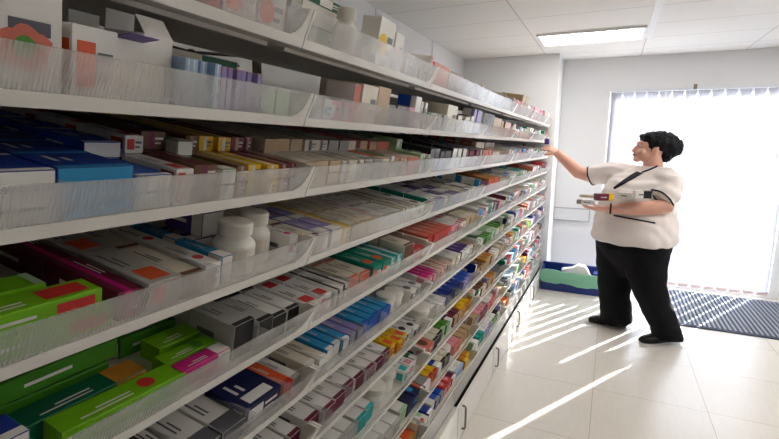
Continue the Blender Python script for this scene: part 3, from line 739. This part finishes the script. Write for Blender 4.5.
# ------------------------------------------------------------------ bottles, jars, cartons
M_hd = mat('bottle_white', rgb(232, 230, 222), 0.35, 0.5, var=0.01)
M_cap = mat('cap_white', rgb(228, 224, 214), 0.45, 0.4, var=0.01)
M_lab = mat('label_cream', rgb(222, 214, 204), 0.5, 0.3)
M_tealcap = mat('cap_dark_teal', rgb(15, 70, 75), 0.4, 0.4)
def row_of(z): return min(range(10), key=lambda i: abs(ZR[i] + .03 - z)) + 1
def bottle(x, y, z, r, h, label, group, bodym=M_hd, capm=M_cap):
    e = empty('medicine_bottle', (x, y, z), label, 'bottle', group); seat(e, row_of(z), (x, y, z))
    p = MB(); p.lathe([(r * .94, 0), (r, .003), (r, h * .54), (r * .97, h * .585), (r * .88, h * .64), (r * .70, h * .71), (r * .66, h * .735), (r * .66, h * .77)], n=40)
    p.build('bottle_body', bodym, e)
    c = MB(); c.lathe([(r * .78, h * .765), (r * .8, h * .77), (r * .8, h * .965), (r * .75, h), (r * .02, h)], n=40)
    c.build('cap', capm, e)
    l = MB(); l.lathe([(r * 1.004, h * .12), (r * 1.006, h * .125), (r * 1.006, h * .5), (r * 1.004, h * .505)], n=24)
    l.build('label', M_lab, e, True)
    return e
def jar(x, y, z, r, h, label, group, lidm=M_cap, name='medicine_jar'):
    e = empty(name, (x, y, z), label, 'jar', group); seat(e, row_of(z), (x, y, z))
    p = MB(); p.lathe([(r * .9, 0), (r * .94, .003), (r * .94, h * .66)], n=24); p.build('jar_body', M_hd, e, True)
    c = MB(); c.lathe([(r, h * .665), (r * 1.01, h * .68), (r * 1.01, h * .97), (r * .96, h), (r * .02, h)], n=24); bevel(c.build('lid', lidm, e, True), .001)
    return e
Z = lambda r: ZR[r - 1] + .0115
bottle(-.688, .706, Z(4), .042, .105, 'white plastic bottle beside purple boxes on fourth shelf, nearer of two', 'white bottles on the fourth shelf')
bottle(-.715, .787, Z(4), .041, .108, 'white plastic bottle next to pink-dotted box on fourth shelf, farther of two', 'white bottles on the fourth shelf')
bottle(-.675, 1.12, Z(1), .032, .125, 'small white capped bottle in front of green box on top shelf', 'bottles on the top shelf')
jar(-.69, 1.42, Z(6), .036, .062, 'white round lidded jar on sixth shelf, nearer of two beside blue boxes', 'white jars on the sixth shelf')
jar(-.692, 1.496, Z(6), .036, .055, 'white round lidded jar on sixth shelf, farther of two', 'white jars on the sixth shelf')
jar(-.70, 1.74, Z(7), .054, .066, 'wide white jar with dark teal rim on seventh shelf', 'jars on the lower shelves')
jar(-.69, 1.325, Z(8), .044, .07, 'white round tub on eighth shelf, nearer of two white tubs', 'white tubs on the eighth shelf')
jar(-.70, 1.425, Z(8), .044, .075, 'white round tub on eighth shelf beside turquoise-patched box, farther of two', 'white tubs on the eighth shelf')
jar(-.69, 2.096, Z(9), .033, .06, 'small white jar on ninth shelf in third tray', 'jars on the lower shelves')
# teal disc lid of the wide jar

put_box(('royal blue', 'white', 'band', .042, .05, .075), (-.64, .252, Z(5)), 0.0, 'royal blue box with white band standing before the green boxes on fifth shelf', 'medicine boxes on the fifth shelf from the top', row=5)
q = put_box(('white', 'silver', 'plain', .13, .07, .128), (-.645, .25, Z(2)), 0.0, 'tall white box with red and green blotch at near end of second shelf', 'medicine boxes on the second shelf from the top', row=2)
m = MB()
for k, (cy_, cz_, r_) in enumerate(((.075, .055, .020), (.096, .046, .018), (.088, .066, .016), (.104, .060, .014), (.088, .056, .013))):
    m.add([(.0012 + k * .0002, cy_ + r_ * math.cos(6.2832 * i / 14) * (1 + .15 * math.sin(i * 2)), cz_ + r_ * math.sin(6.2832 * i / 14)) for i in range(14)], [tuple(range(14))], 0 if k < 4 else 1)
m.build('printed_blotch', [CM('salmon'), CM('green')], q)
# purple packs behind the bottles of the fourth shelf
for k, (yy, zz, wd_) in enumerate(((.668, 0, .05), (.722, 0, .05), (.69, .052, .06))):
    put_box(('purple', 'white', 'band', wd_, .10, .05), (-.76, yy, Z(4) + zz), 0.02 * k, 'purple box behind the two white bottles on fourth shelf, %s' % ('nearer of the lower pair', 'farther of the lower pair', 'topmost')[k], 'purple boxes behind the bottles', row=4)
# green-and-white leaflet box lying on top shelf
put_box(('white', 'pale green', 'stripe', .25, .10, .060), (-.72, .98, Z(1)), 0.0, 'large white box with pale green stripe under two green boxes on top shelf', 'medicine boxes on the first shelf from the top', row=1)
put_box(('dark green', 'white', 'band', .25, .11, .050), (-.715, .98, Z(1) + .0625), 0.0, 'large dark green box with white band behind small white bottle on top shelf', 'medicine boxes on the first shelf from the top', row=1)
put_box(('dark green', 'white', 'stripe', .22, .10, .022), (-.72, .99, Z(1) + .1145), -.03, 'flat dark green box topmost of the green pile on top shelf', 'medicine boxes on the first shelf from the top', row=1)

# open cartons on the second shelf
def carton(x, y, z, w, l, h, label, flap, body='white', inner='cream', ang=.5):
    e = empty('open_carton', (x, y, z), label, 'carton', 'open cartons on the second shelf'); seat(e, 2, (x, y, z))
    b_ = MB(); t_ = .0015
    b_.box(-l, 0, 0, w, 0, t_); b_.box(-t_, 0, 0, w, t_, h); b_.box(-l, -l + t_, 0, w, t_, h); b_.box(-l, 0, 0, t_, t_, h); b_.box(-l, 0, w - t_, w, t_, h)
    b_.build('carton_body', CM(body), e)
    p = MB(); p.add([(.0006, w * .15, h * .25), (.0006, w * .8, h * .25), (.0006, w * .8, h * .6), (.0006, w * .15, h * .6)], [(0, 1, 2, 3)])
    p.build('label', CM(inner), e)
    f_ = MB(); cs, sn = math.cos(ang), math.sin(ang)
    f_.prism([(0, 0), (.035 * cs, .035 * sn), (.035 * cs - t_ * sn, .035 * sn + t_ * cs), (-t_ * sn, t_ * cs)], 0.002, w - .002)
    q = f_.build('flap', CM(flap), e); q.location = (0, 0, h)
    g_ = MB(); g_.prism([(-.002, 0), (-.001, .03), (0.0005, .03), (0, 0)], 0.002, w - .002)
    q = g_.build('flap', CM(body), e); q.location = (-l, 0, h)
    return e
carton(-.66, .455, Z(2), .05, .10, .09, 'open white carton with raised purple flap on second shelf', 'purple', ang=.2)
carton(-.665, .508, Z(2), .052, .09, .105, 'open white carton with folded white lid flap on second shelf', 'white', ang=2.3)
put_box(('cream', 'cream', 'plain', .09, .12, .10), (-.80, .66, Z(2)), .05, 'plain cream box standing behind the pink packs on second shelf', 'open cartons on the second shelf', row=2)
put_box(('silver', 'dark green', 'edge', .10, .10, .10), (-.81, .755, Z(2)), -.03, 'grey box with dark green end behind white packs on second shelf', 'open cartons on the second shelf', row=2)

# cable running along the back of the second tier
cb = empty('cable', (-1.45, 1.3, 1.83), 'thin black cable with a knot hanging behind the second shelf packs', 'cable')
b = MB(); b.tube([(-1.45, .98, 1.86), (-1.45, 1.169, 1.841), (-1.45, 1.338, 1.834), (-1.45, 1.658, 1.871), (-1.45, 2.064, 1.912)], .006, 8)
part(b, 'wire_and_shadow', M_black, cb, True)
b = MB(); b.tube([(-1.455, .98, 1.835), (-1.455, 1.171, 1.825), (-1.455, 1.36, 1.822), (-1.455, 1.594, 1.822)], .004, 8)  # thin grey strand stands in for the cable's faint shadow
part(b, 'wire_and_shadow', M_handle, cb, True)
b = MB(); b.ball((-1.45, 1.34, 1.832), (.012, .024, .014)); part(b, 'knot', M_black, cb, True)

# ------------------------------------------------------------------ base cabinets under the shelves
M_door = mat('door_white', rgb(222, 220, 214), 0.35, 0.5, var=0.01)
M_ledge = mat('ledge_grey', rgb(148, 145, 140), 0.4, 0.5, var=0.02)
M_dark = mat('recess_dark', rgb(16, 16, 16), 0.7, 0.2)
bj = [0.07, .57, 1.35, 2.13, 2.91, 3.69, 4.47, 5.275]
for i in range(7):
    y0, y1 = bj[i] + .002, bj[i + 1] - .002
    e = empty('base_cabinet', (-.9, y0, 0), 'low white base cabinet under the shelves, %s from the near end' % ORD[i + 1], 'cabinet', 'low cabinets under the shelving')
    wd_ = y1 - y0
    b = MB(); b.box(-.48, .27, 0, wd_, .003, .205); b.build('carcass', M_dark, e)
    b = MB(); b.prism([(-.48, .208), (.272, .208), (.276, .215), (.268, .288), (.256, .288), (.256, .215), (-.48, .215)], 0, wd_); b.build('ledge', M_ledge, e)
    b = MB(); b.box(.284 if i >= 3 else .2705, .296, .004, wd_ - .004, .004, .198 if i >= 3 else .206); bevel(b.build('door', M_door, e), .002)
    d = e.children[-1]
    hb = MB(); hb.tube([(.296, .075, .172), (.310, .075, .170), (.314, .075, .160), (.314, .075, .055), (.310, .075, .045), (.296, .075, .043)], .0055, 8)
    hb.build('handle', M_handle, d, True)

# ------------------------------------------------------------------ crate, panel, mat
M_blue = mat('crate_blue', rgb(15, 45, 125), 0.4, 0.5)
M_mint = mat('crate_mint', rgb(125, 185, 155), 0.4, 0.5)
M_paper = mat('paper_white', rgb(240, 240, 240), 0.6, 0.3)
cr_ = empty('storage_crate', (-.26, 5.3, 0), 'blue plastic storage crate with mint green front on floor by end wall', 'crate')
b = MB(); X0, X1, Y0, Y1 = -.588, .02, 5.07, 5.27
b.box(X0, X1, Y0, Y1, .002, .012); b.box(X0, X0 + .012, Y0, Y1, .012, .235); b.box(X1 - .012, X1, Y0, Y1, .012, .235); b.box(X0 + .012, X1 - .012, Y1 - .012, Y1, .012, .255); b.box(X0 + .012, X1 - .012, Y0, Y0 + .012, .012, .19)
b.box(X0 - .01, X1 + .01, Y1 - .004, Y1 + .012, .235, .262)
part(b, 'crate_body', M_blue, cr_)
b = MB(); prof = [(X0 - .012, .105), (X0 + .03, .088), (X0 + .16, .082), (X0 + .2, .095), (X0 + .30, .086), (X0 + .36, .072), (X0 + .46, .07), (X0 + .5, .08), (X1 + .012, .08), (X1 + .012, .215), (X0 + .40, .212), (X0 + .2, .215), (X0 + .16, .228), (X0 + .04, .232), (X0 + .02, .222), (X0 - .012, .222)]
b.prism([(p[0], p[1]) for p in prof], Y0 - .014, Y0 - .001, axis='y')
b.box(X0 - .006, X1 + .006, Y0 - .018, Y0 - .0145, .145, .152)
part(b, 'front_panel', M_mint, cr_)
b = MB(); b.prism([(-.36, .10), (-.40, .225), (-.30, .25), (-.24, .29), (-.17, .285), (-.13, .22), (-.10, .17), (-.15, .10)], 5.12, 5.23, axis='y'); bp = b.build('paper_bag', M_paper)
tag(bp, 'crumpled white paper bag poking out of the blue crate', 'paper bag'); bevel(bp, .01)
b = MB(); b.box(-.085, .0, 5.10, 5.24, .02, .225); bq = b.build('file_box', M_blue); tag(bq, 'small blue box standing inside the crate beside white paper bag', 'box'); bevel(bq, .006)
M_pan = mat('panel_grey', rgb(222, 224, 227), 0.5, 0.3, var=0.01)
wp = empty('wall_panel', (-.4, YB - .01, .74), 'pale grey rectangular panel fixed low on back wall above crate', 'wall panel')
b = MB(); b.box(-.56, -.19, YB - .03, YB - .0015, .668, .808); part(b, 'panel_body', M_pan, wp)
b = MB()
for a in ((-.57, -.18, .80, .815), (-.57, -.18, .66, .672), (-.57, -.56, .672, .80), (-.19, -.18, .672, .80)): b.box(a[0], a[1], YB - .036, YB - .0305, a[2], a[3])
part(b, 'panel_edge', mat('panel_edge_grey', rgb(178, 182, 188), 0.5), wp)

M_matd = mat('mat_slate', rgb(72, 80, 98), 0.8, 0.2, bump=0.2, scale=120)
M_matl = mat('mat_light_rib', rgb(150, 155, 165), 0.7, 0.3, bump=0.1, scale=120)
dm = empty('door_mat', (1.25, 5.1, 0), 'large ribbed slate grey entrance mat in front of glazed door', 'mat')
b = MB(); b.box(.42, 2.1, 4.53, 5.66, .001, .010); part(b, 'mat_base', M_matd, dm)
b = MB(); x = .45
while x < 2.07:
    b.box(x, x + .017, 4.56, 5.645, .0103, .016); x += .036
part(b, 'rib', M_matl, dm)

# ------------------------------------------------------------------ the person
M_skin = mat('skin', rgb(230, 176, 156), 0.5, 0.4, var=0.04, scale=8)
M_tunic = mat('tunic_cotton', rgb(232, 224, 221), 0.85, 0.15, var=0.02, scale=60, bump=0.05)
M_navy = mat('navy_piping', rgb(24, 26, 44), 0.7, 0.2)
M_trou = mat('trouser_black', rgb(16, 16, 20), 0.8, 0.15, bump=0.05)
M_shoe = mat('shoe_black', rgb(10, 9, 11), 0.5, 0.25)
M_hair = mat('hair_black', rgb(17, 16, 22), 0.6, 0.2, var=0.3, scale=60, bump=0.4)
M_lip = mat('lips', rgb(180, 95, 90), 0.5, 0.4)
M_eyew = mat('eye_white', rgb(225, 220, 215), 0.3, 0.5)
M_iris = mat('iris_dark', rgb(30, 22, 18), 0.2, 0.5)
U = Vector((.78, -.62, 0)).normalized(); V = Vector((-.62, -.78, 0)).normalized()   # her left, her front
def ering(c, a, b_, n=28, p=2.3, tilt=0.0):
    out = []
    for i in range(n):
        t = 2 * math.pi * i / n
        cx, sx = math.cos(t), math.sin(t)
        q = U * (a * math.copysign(abs(cx) ** (2 / p), cx)) + V * (b_ * math.copysign(abs(sx) ** (2 / p), sx))
        out.append(Vector(c) + q)
    return out
def fused(name, mb, voxel, m, parent, smooth_it=6, disp=None):
    o = mb.build(name + '_src', m)
    r_ = o.modifiers.new('r', 'REMESH'); r_.mode = 'VOXEL'; r_.voxel_size = voxel; r_.use_smooth_shade = True
    if smooth_it:
        s_ = o.modifiers.new('s', 'SMOOTH'); s_.iterations = smooth_it; s_.factor = 0.5
    dg = bpy.context.evaluated_depsgraph_get()
    me = bpy.data.meshes.new_from_object(o.evaluated_get(dg))
    bpy.data.objects.remove(o)
    me.name = name
    if disp:
        for v in me.vertices:
            v.co = disp(v.co.copy(), v.normal.copy())
    if not me.materials: me.materials.append(m)
    me.polygons.foreach_set('use_smooth', [True] * len(me.polygons))
    q = bpy.data.objects.new(name, me); C.objects.link(q); q.parent = parent
    return q

def hand(mb, wrist, d, n_, s, curl, tcurl=.5, sc_=1.0):
    """wrist point, finger direction d, palm-facing normal n_, side towards the thumb s"""
    d = Vector(d).normalized(); n_ = (Vector(n_) - d * Vector(n_).dot(d)).normalized(); s = d.cross(n_) if d.cross(n_).dot(Vector(s)) > 0 else -d.cross(n_)
    W = Vector(wrist)
    rs = []
    for t, a, b_ in ((-.01, .026, .019), (.03, .033, .017), (.065, .040, .015), (.088, .041, .013)):
        c = W + d * t * sc_
        rs.append([c + s * a * sc_ * math.cos(2 * math.pi * i / 14) + n_ * b_ * sc_ * math.sin(2 * math.pi * i / 14) for i in range(14)])
    mb.rings(rs)
    for off, ln, rr, cv in ((.030, .070, .0090, curl[0]), (.010, .078, .0094, curl[1]), (-.011, .073, .0090, curl[2]), (-.031, .058, .0082, curl[3])):
        p = W + (d * .075 + s * off) * sc_; dirn = d.copy(); pts = [p.copy()]; rad = [rr * 1.1]
        for k, fr_ in enumerate((.45, .32, .25)):
            ax = cv * (.6, 1.0, .8)[k]
            dirn = (dirn * math.cos(ax) + n_ * math.sin(ax)).normalized()
            # keep bending in the plane of d and n_
            nn = (n_ * math.cos(ax) - d * 0).normalized()
            p = p + dirn * (ln * fr_ + (.015 if k == 0 else 0)) * sc_
            pts.append(p.copy()); rad.append(rr * (1.0, .92, .8)[k])
        mb.tube(pts, [r * sc_ for r in rad], 8)
    p = W + (d * .02 + s * .024 + n_ * .004) * sc_
    t1 = p + (d * .028 + s * .026 + n_ * .008) * sc_
    t2 = t1 + (d * .030 + s * .008 * (1 - tcurl) + n_ * .022 * tcurl) * sc_
    t3 = t2 + (d * .022 - s * .010 * tcurl + n_ * .018 * tcurl) * sc_
    mb.tube([p, t1, t2, t3], [.014 * sc_, .0125 * sc_, .0105 * sc_, .008 * sc_], 8)

FX, FY = .20, 4.18
HC = Vector((.272, 4.2, 1.492))
F = Vector((-.975, -.20, .09)).normalized(); S = Vector((.20, -.975, 0)).normalized(); UPV = F.cross(S) if F.cross(S).z > 0 else -F.cross(S)
HM = Matrix((F, S, UPV)).transposed()   # columns F, S, up
def H(a, b_, c): return HC + F * a + S * b_ + UPV * c

body = MB()
# torso under the tunic
body.rings([ering((.205, 4.17, .72), .24, .20), ering((.21, 4.18, .95), .26, .22), ering((.225, 4.185, 1.12), .24, .20), ering((.24, 4.19, 1.24), .22, .15), ering((.27, 4.195, 1.31), .15, .09), ering((.29, 4.2, 1.36), .068, .064), ering((.29, 4.2, 1.43), .062, .062), ering((.295, 4.2, 1.47), .058, .06)])
# head
body.ball(H(-.005, 0, .015), (.112, .078, .098), 24, 16, M=HM)
body.ball(H(.035, 0, -.045), (.085, .062, .062), 20, 12, M=HM)
body.ball(H(.090, 0, -.088), (.032, .034, .024), 14, 8, M=HM)       # chin
body.tube([H(.098, 0, .014), H(.114, 0, -.002), H(.129, 0, -.024), H(.108, 0, -.036)], [.012, .014, .017, .014], 10)   # nose
body.ball(H(.106, 0, -.057), (.018, .026, .014), 12, 8, M=HM)      # mouth ridge
body.ball(H(.092, 0, .035), (.022, .055, .012), 12, 8, M=HM)       # brow
for sg in (1, -1):
    body.ball(H(.07, sg * .045, -.03), (.030, .022, .028), 12, 8, M=HM)   # cheek
    body.ball(H(-.012, sg * .080, -.008), (.020, .010, .032), 12, 8, M=HM)   # ear
    body.ball(H(-.018, sg * .086, .008), (.014, .007, .016), 10, 6, M=HM)
# far (right) arm reaching for the shelf
body.tube([(.08, 4.33, 1.28), (-.05, 4.37, 1.28), (-.16, 4.40, 1.255), (-.26, 4.41, 1.285), (-.36, 4.43, 1.375), (-.455, 4.45, 1.452)], [.07, .062, .055, .056, .048, .034], 16)
hand(body, (-.445, 4.45, 1.448), (-.80, .28, .42), (.10, .55, -.82), (.2, -.6, .4), (.55, .5, .45, .45), .8, 1.05)
# near (left) arm folded across the front, palm up
body.tube([(.38, 4.06, 1.24), (.39, 3.99, 1.15), (.38, 3.94, 1.085), (.30, 3.925, 1.065), (.15, 3.915, 1.05), (.06, 3.915, 1.045), (-.01, 3.92, 1.04)], [.080, .072, .060, .054, .047, .038, .030], 16)
hand(body, (.0, 3.92, 1.04), (-.97, .10, -.10), (.0, .25, 1.0), (0, 1, .2), (.35, .32, .3, .4), .7, 1.15)
# legs and feet inside the trousers
body.tube([(.30, 4.09, .75), (.36, 4.06, .42), (.48, 4.07, .08)], [.12, .07, .045], 14)
body.tube([(.10, 4.26, .75), (.10, 4.26, .38), (.14, 4.27, .08)], [.12, .07, .045], 14)
body.tube([(.50, 4.09, .045), (.38, 4.03, .03)], [.035, .03], 12)
body.tube([(.16, 4.29, .045), (.0, 4.285, .03)], [.035, .03], 12)
pe = fused('person', body, .006, M_skin, None, 4)
tag(pe, 'person in white tunic and black trousers reaching to shelf, holding medicine boxes', 'person')

tu = MB()
tu.rings([ering((.195, 4.17, .762), .315, .265), ering((.20, 4.17, .82), .318, .268), ering((.203, 4.175, .90), .308, .262), ering((.198, 4.18, .99), .288, .25), ering((.20, 4.18, 1.08), .272, .242), ering((.212, 4.185, 1.17), .264, .228), ering((.228, 4.19, 1.24), .252, .185), ering((.25, 4.192, 1.295), .222, .132), ering((.272, 4.195, 1.332), .15, .095), ering((.287, 4.2, 1.358), .085, .080)])
tu.tube([(.20, 4.25, 1.27), (.10, 4.31, 1.28), (.0, 4.35, 1.288), (-.09, 4.378, 1.278), (-.165, 4.398, 1.252)], [.085, .092, .090, .085, .080], 18)
tu.tube([(.36, 4.10, 1.275), (.40, 4.03, 1.235), (.385, 3.985, 1.165), (.345, 3.945, 1.115)], [.098, .096, .092, .084], 18)
def fold(co, n):
    k = noise.noise(co * 9) * .007 + math.sin((co.x * .5 + co.z * 1.2 + co.y) * 42 + noise.noise(co * 6) * 5) * .003 + noise.noise(Vector((co.x * 14, co.y * 14, co.z * 5))) * .004
    return co + n * k
tunic = fused('tunic', tu, .009, M_tunic, pe, 8, fold)
tunic['label'] = 'white short-sleeved tunic'

tr_ = MB()
tr_.rings([ering((.20, 4.17, .48), .10, .09), ering((.20, 4.17, .56), .17, .14), ering((.20, 4.17, .64), .235, .19), ering((.205, 4.17, .71), .275, .225), ering((.205, 4.17, .80), .29, .23)])
tr_.tube([(.285, 4.085, .74), (.30, 4.075, .58), (.335, 4.065, .43), (.395, 4.065, .28), (.46, 4.07, .15), (.49, 4.08, .05)], [.178, .156, .124, .110, .104, .106], 20)
tr_.tube([(.095, 4.255, .74), (.095, 4.257, .56), (.095, 4.26, .40), (.105, 4.265, .25), (.125, 4.27, .13), (.135, 4.275, .045)], [.178, .158, .134, .122, .124, .128], 20)
tr = fused('trousers', tr_, .010, M_trou, pe, 6, lambda co, n: co + n * (noise.noise(Vector((co.x * 8, co.y * 8, co.z * 12))) * .008))
tr['label'] = 'black loose trousers'

def shoe(toe, heel, lift=0.0):
    t, h_ = Vector(toe), Vector(heel)
    d = (t - h_).normalized(); ln = (t - h_).length
    s = Vector((-d.y, d.x, 0))
    m = MB(); rs = []
    for f_, w_, top_ in ((0, .030, .06), (.06, .044, .08), (.3, .048, .088), (.5, .050, .08), (.72, .056, .062), (.9, .046, .048), (1.0, .020, .034)):
        c = h_ + d * ln * f_; z0 = .0015 + lift * (1 - f_)
        rs.append([Vector((c.x, c.y, 0)) + s * w_ * x_ + Vector((0, 0, z0 + top_ * z_)) for x_, z_ in ((-1, 0), (-1.02, .3), (-.85, .75), (-.4, 1), (.4, 1), (.85, .75), (1.02, .3), (1, 0))])
    m.rings(rs)
    o = m.build('shoe', M_shoe, pe, True)
    ss = o.modifiers.new('s', 'SUBSURF'); ss.levels = 1; ss.render_levels = 2
    return o
shoe((.295, 3.985, 0), (.60, 4.12, 0), .012)
shoe((-.085, 4.285, 0), (.225, 4.31, 0), .0)

ha = MB()
ha.ball(H(-.048, 0, .056), (.138, .100, .084), 24, 14, M=HM)
ha.ball(H(-.118, 0, .030), (.098, .096, .088), 24, 14, M=HM)
ha.ball(H(-.105, 0, -.045), (.055, .072, .050), 20, 12, M=HM)
ha.ball(H(.035, 0, .088), (.068, .078, .032), 20, 12, M=HM)
ha.ball(H(.064, .01, .070), (.028, .064, .026), 16, 10, M=HM)
for sg in (1, -1):
    ha.ball(H(.025, sg * .070, .035), (.028, .014, .040), 12, 8, M=HM)
    ha.ball(H(-.055, sg * .080, .028), (.05, .014, .04), 12, 8, M=HM)
    ha.ball(H(.022, sg * .076, .004), (.009, .007, .026), 10, 8, M=HM)
def tuft(co, n):
    k = noise.noise(Vector((co.x * 30, co.y * 30, co.z * 14))) * .010 + noise.noise(co * 60) * .005
    return co + n * k
hair = fused('hair', ha, .006, M_hair, pe, 3, tuft)
hair['label'] = 'short black hair'
for sg in (1, -1):
    m = MB(); m.ball(H(.094, sg * .030, .013), (.010, .014, .007), 12, 8, M=HM); ey = m.build('eye', M_eyew, pe, True)
    m = MB(); m.ball(H(.102, sg * .031, .013), (.004, .006, .006), 10, 8, M=HM); m.build('iris', M_iris, ey, True)
    m = MB(); m.tube([H(.106, sg * .016, .034), H(.104, sg * .032, .039), H(.088, sg * .050, .034)], [.003, .0035, .002], 8); m.build('eyebrow', M_hair, pe, True)
m = MB(); m.tube([H(.104, -.026, -.060), H(.121, -.010, -.057), H(.123, 0, -.058), H(.121, .010, -.057), H(.104, .026, -.060)], [.003, .006, .0065, .006, .003], 8); m.build('lips', M_lip, pe, True)

# navy piping lies on the tunic: points found by dropping on its surface
bvh = BVHTree.FromPolygons([v.co for v in tunic.data.vertices], [p.vertices for p in tunic.data.polygons])
def on_tunic(p, off=.002):
    loc, nrm, i_, d_ = bvh.find_nearest(Vector(p)); return loc + nrm * off
def front(u, z, off=.002):
    """point of the tunic's front surface at sideways offset u (her left +) and height z"""
    c = Vector((.225, 4.185, z)) + U * u
    hit = bvh.ray_cast(c + V * .6, -V)
    return (hit[0] + hit[1] * off) if hit[0] else on_tunic(c + V * .2, off)
def piping(pts, r, n=40, closed=False):
    m = MB(); out = []
    for i in range(len(pts) - 1):
        a, b_ = Vector(pts[i]), Vector(pts[i + 1])
        for k in range(6): out.append(a.lerp(b_, k / 6))
    out.append(Vector(pts[-1]))
    out = [on_tunic(p, r * .4) for p in out]
    m.tube(out, r, 6); return m
def loop_at(c, ax, rad, n=28):
    c, ax = Vector(c), Vector(ax).normalized(); a = ax.orthogonal().normalized(); b_ = ax.cross(a)
    return [c + a * rad * math.cos(2 * math.pi * i / n) + b_ * rad * math.sin(2 * math.pi * i / n) for i in range(n + 1)]
pp = []
pp.append(loop_at((-.155, 4.394, 1.256), (-.90, .25, -.36), .088))
pp.append(loop_at((.357, 3.953, 1.122), (-.6, -.45, -.6), .100))
for k, pts in enumerate(pp):
    m = MB(); q = [on_tunic(p, .002) for p in pts]; m.tube(q, .006, 6); m.build('sleeve_piping', M_navy, tunic, True)
EYE = Vector((0, 0, 1.5))
def spot(x, y, off=.002):
    """the point of the tunic seen along one line of sight"""
    d = Rf + Rr * ((x - 389.5) / 470.136) - Ru * ((y - 219.5) / 470.136)
    hit = bvh.ray_cast(EYE, d.normalized())
    return hit[0] + hit[1] * off if hit[0] else None
def line(pts, r, name):
    out = []
    for (x0, y0), (x1, y1) in zip(pts, pts[1:]):
        for k in range(5):
            p = spot(x0 + (x1 - x0) * k / 5, y0 + (y1 - y0) * k / 5)
            if p: out.append(p)
    p = spot(*pts[-1])
    if p: out.append(p)
    if len(out) > 2:
        m = MB(); m.tube(out, r, 6); m.build(name, M_navy, tunic, True)
line([(663.5, 163), (656, 167), (649, 170), (642, 172.5)], .007, 'collar_piping')
line([(642, 173), (634, 178), (625, 183), (614, 189)], .005, 'collar_piping')
Lp = [(637, 172), (630, 176), (622, 181.5), (613.5, 188)]; Rp = [(642.5, 174), (634.5, 178.5), (625, 183.5), (614.4, 189)]
vs = []
for (a, b_) in zip(Lp, Rp):
    for k in range(3):
        p = spot(a[0] + (b_[0] - a[0]) * k / 2, a[1] + (b_[1] - a[1]) * k / 2, .004)
        vs.append(p if p else vs[-1] if vs else front(0, 1.3))
m = MB(); m.add(vs, [(3 * i + j, 3 * i + j + 1, 3 * i + j + 4, 3 * i + j + 3) for i in range(3) for j in range(2)])
o = m.build('placket', M_navy, tunic); so_ = o.modifiers.new('t', 'SOLIDIFY'); so_.thickness = .003
line([(614, 215.5), (630, 218.5), (655, 223)], .006, 'pocket_piping')
# wrist watch
m = MB(); q = loop_at((.018, 3.919, 1.041), (1, 0, 0), .037, 20); m.tube(q, (.007), 8); m.build('wristwatch', M_black, pe, True)

# things she holds
put_box(('white', 'grey', 'band', .05, .12, .03), (-.215, 3.905, 1.070), math.pi - .15, 'white box lying in the hand of the person, thumb over it', 'boxes carried by the person')
put_box(('cream', 'tan', 'edge', .045, .11, .025), (-.11, 3.965, 1.106), -.35, 'cream box carried on top of white box in the hand', 'boxes carried by the person')
put_box(('maroon', 'yellow', 'band', .06, .12, .05), (.03, 3.86, 1.108), .5, 'maroon box with yellow end resting on the forearm near watch', 'boxes carried by the person')
put_box(('white', 'pink', 'dot', .06, .12, .05), (.17, 3.865, 1.121), -.3, 'white box with pink dot resting on middle of the forearm', 'boxes carried by the person')
put_box(('white', 'black', 'half', .055, .11, .055), (.275, 3.83, 1.14), .35, 'white and black box tucked into the elbow of person', 'boxes carried by the person')
e = empty('pill_bottle', (-.545, 4.50, 1.521), 'small purple and white pill bottle held in the raised hand', 'bottle')
m = MB(); m.lathe([(.020, 0), (.022, .003), (.022, .045), (.016, .05)], n=16); m.build('bottle_body', CM('purple'), e, True)
m = MB(); m.lathe([(.018, .0505), (.018, .068), (.002, .069)], n=16); m.build('cap', M_cap, e, True)

# ------------------------------------------------------------------ view
sc.view_settings.view_transform = 'Standard'
sc.view_settings.look = 'None'
sc.view_settings.gamma = 1.0
sc.view_settings.use_curve_mapping = False
sc.view_settings.exposure = 1.34
sc.cycles.max_bounces = 10
sc.cycles.transparent_max_bounces = 24
sc.cycles.use_denoising = True
sc.cycles.sample_clamp_indirect = 8.0
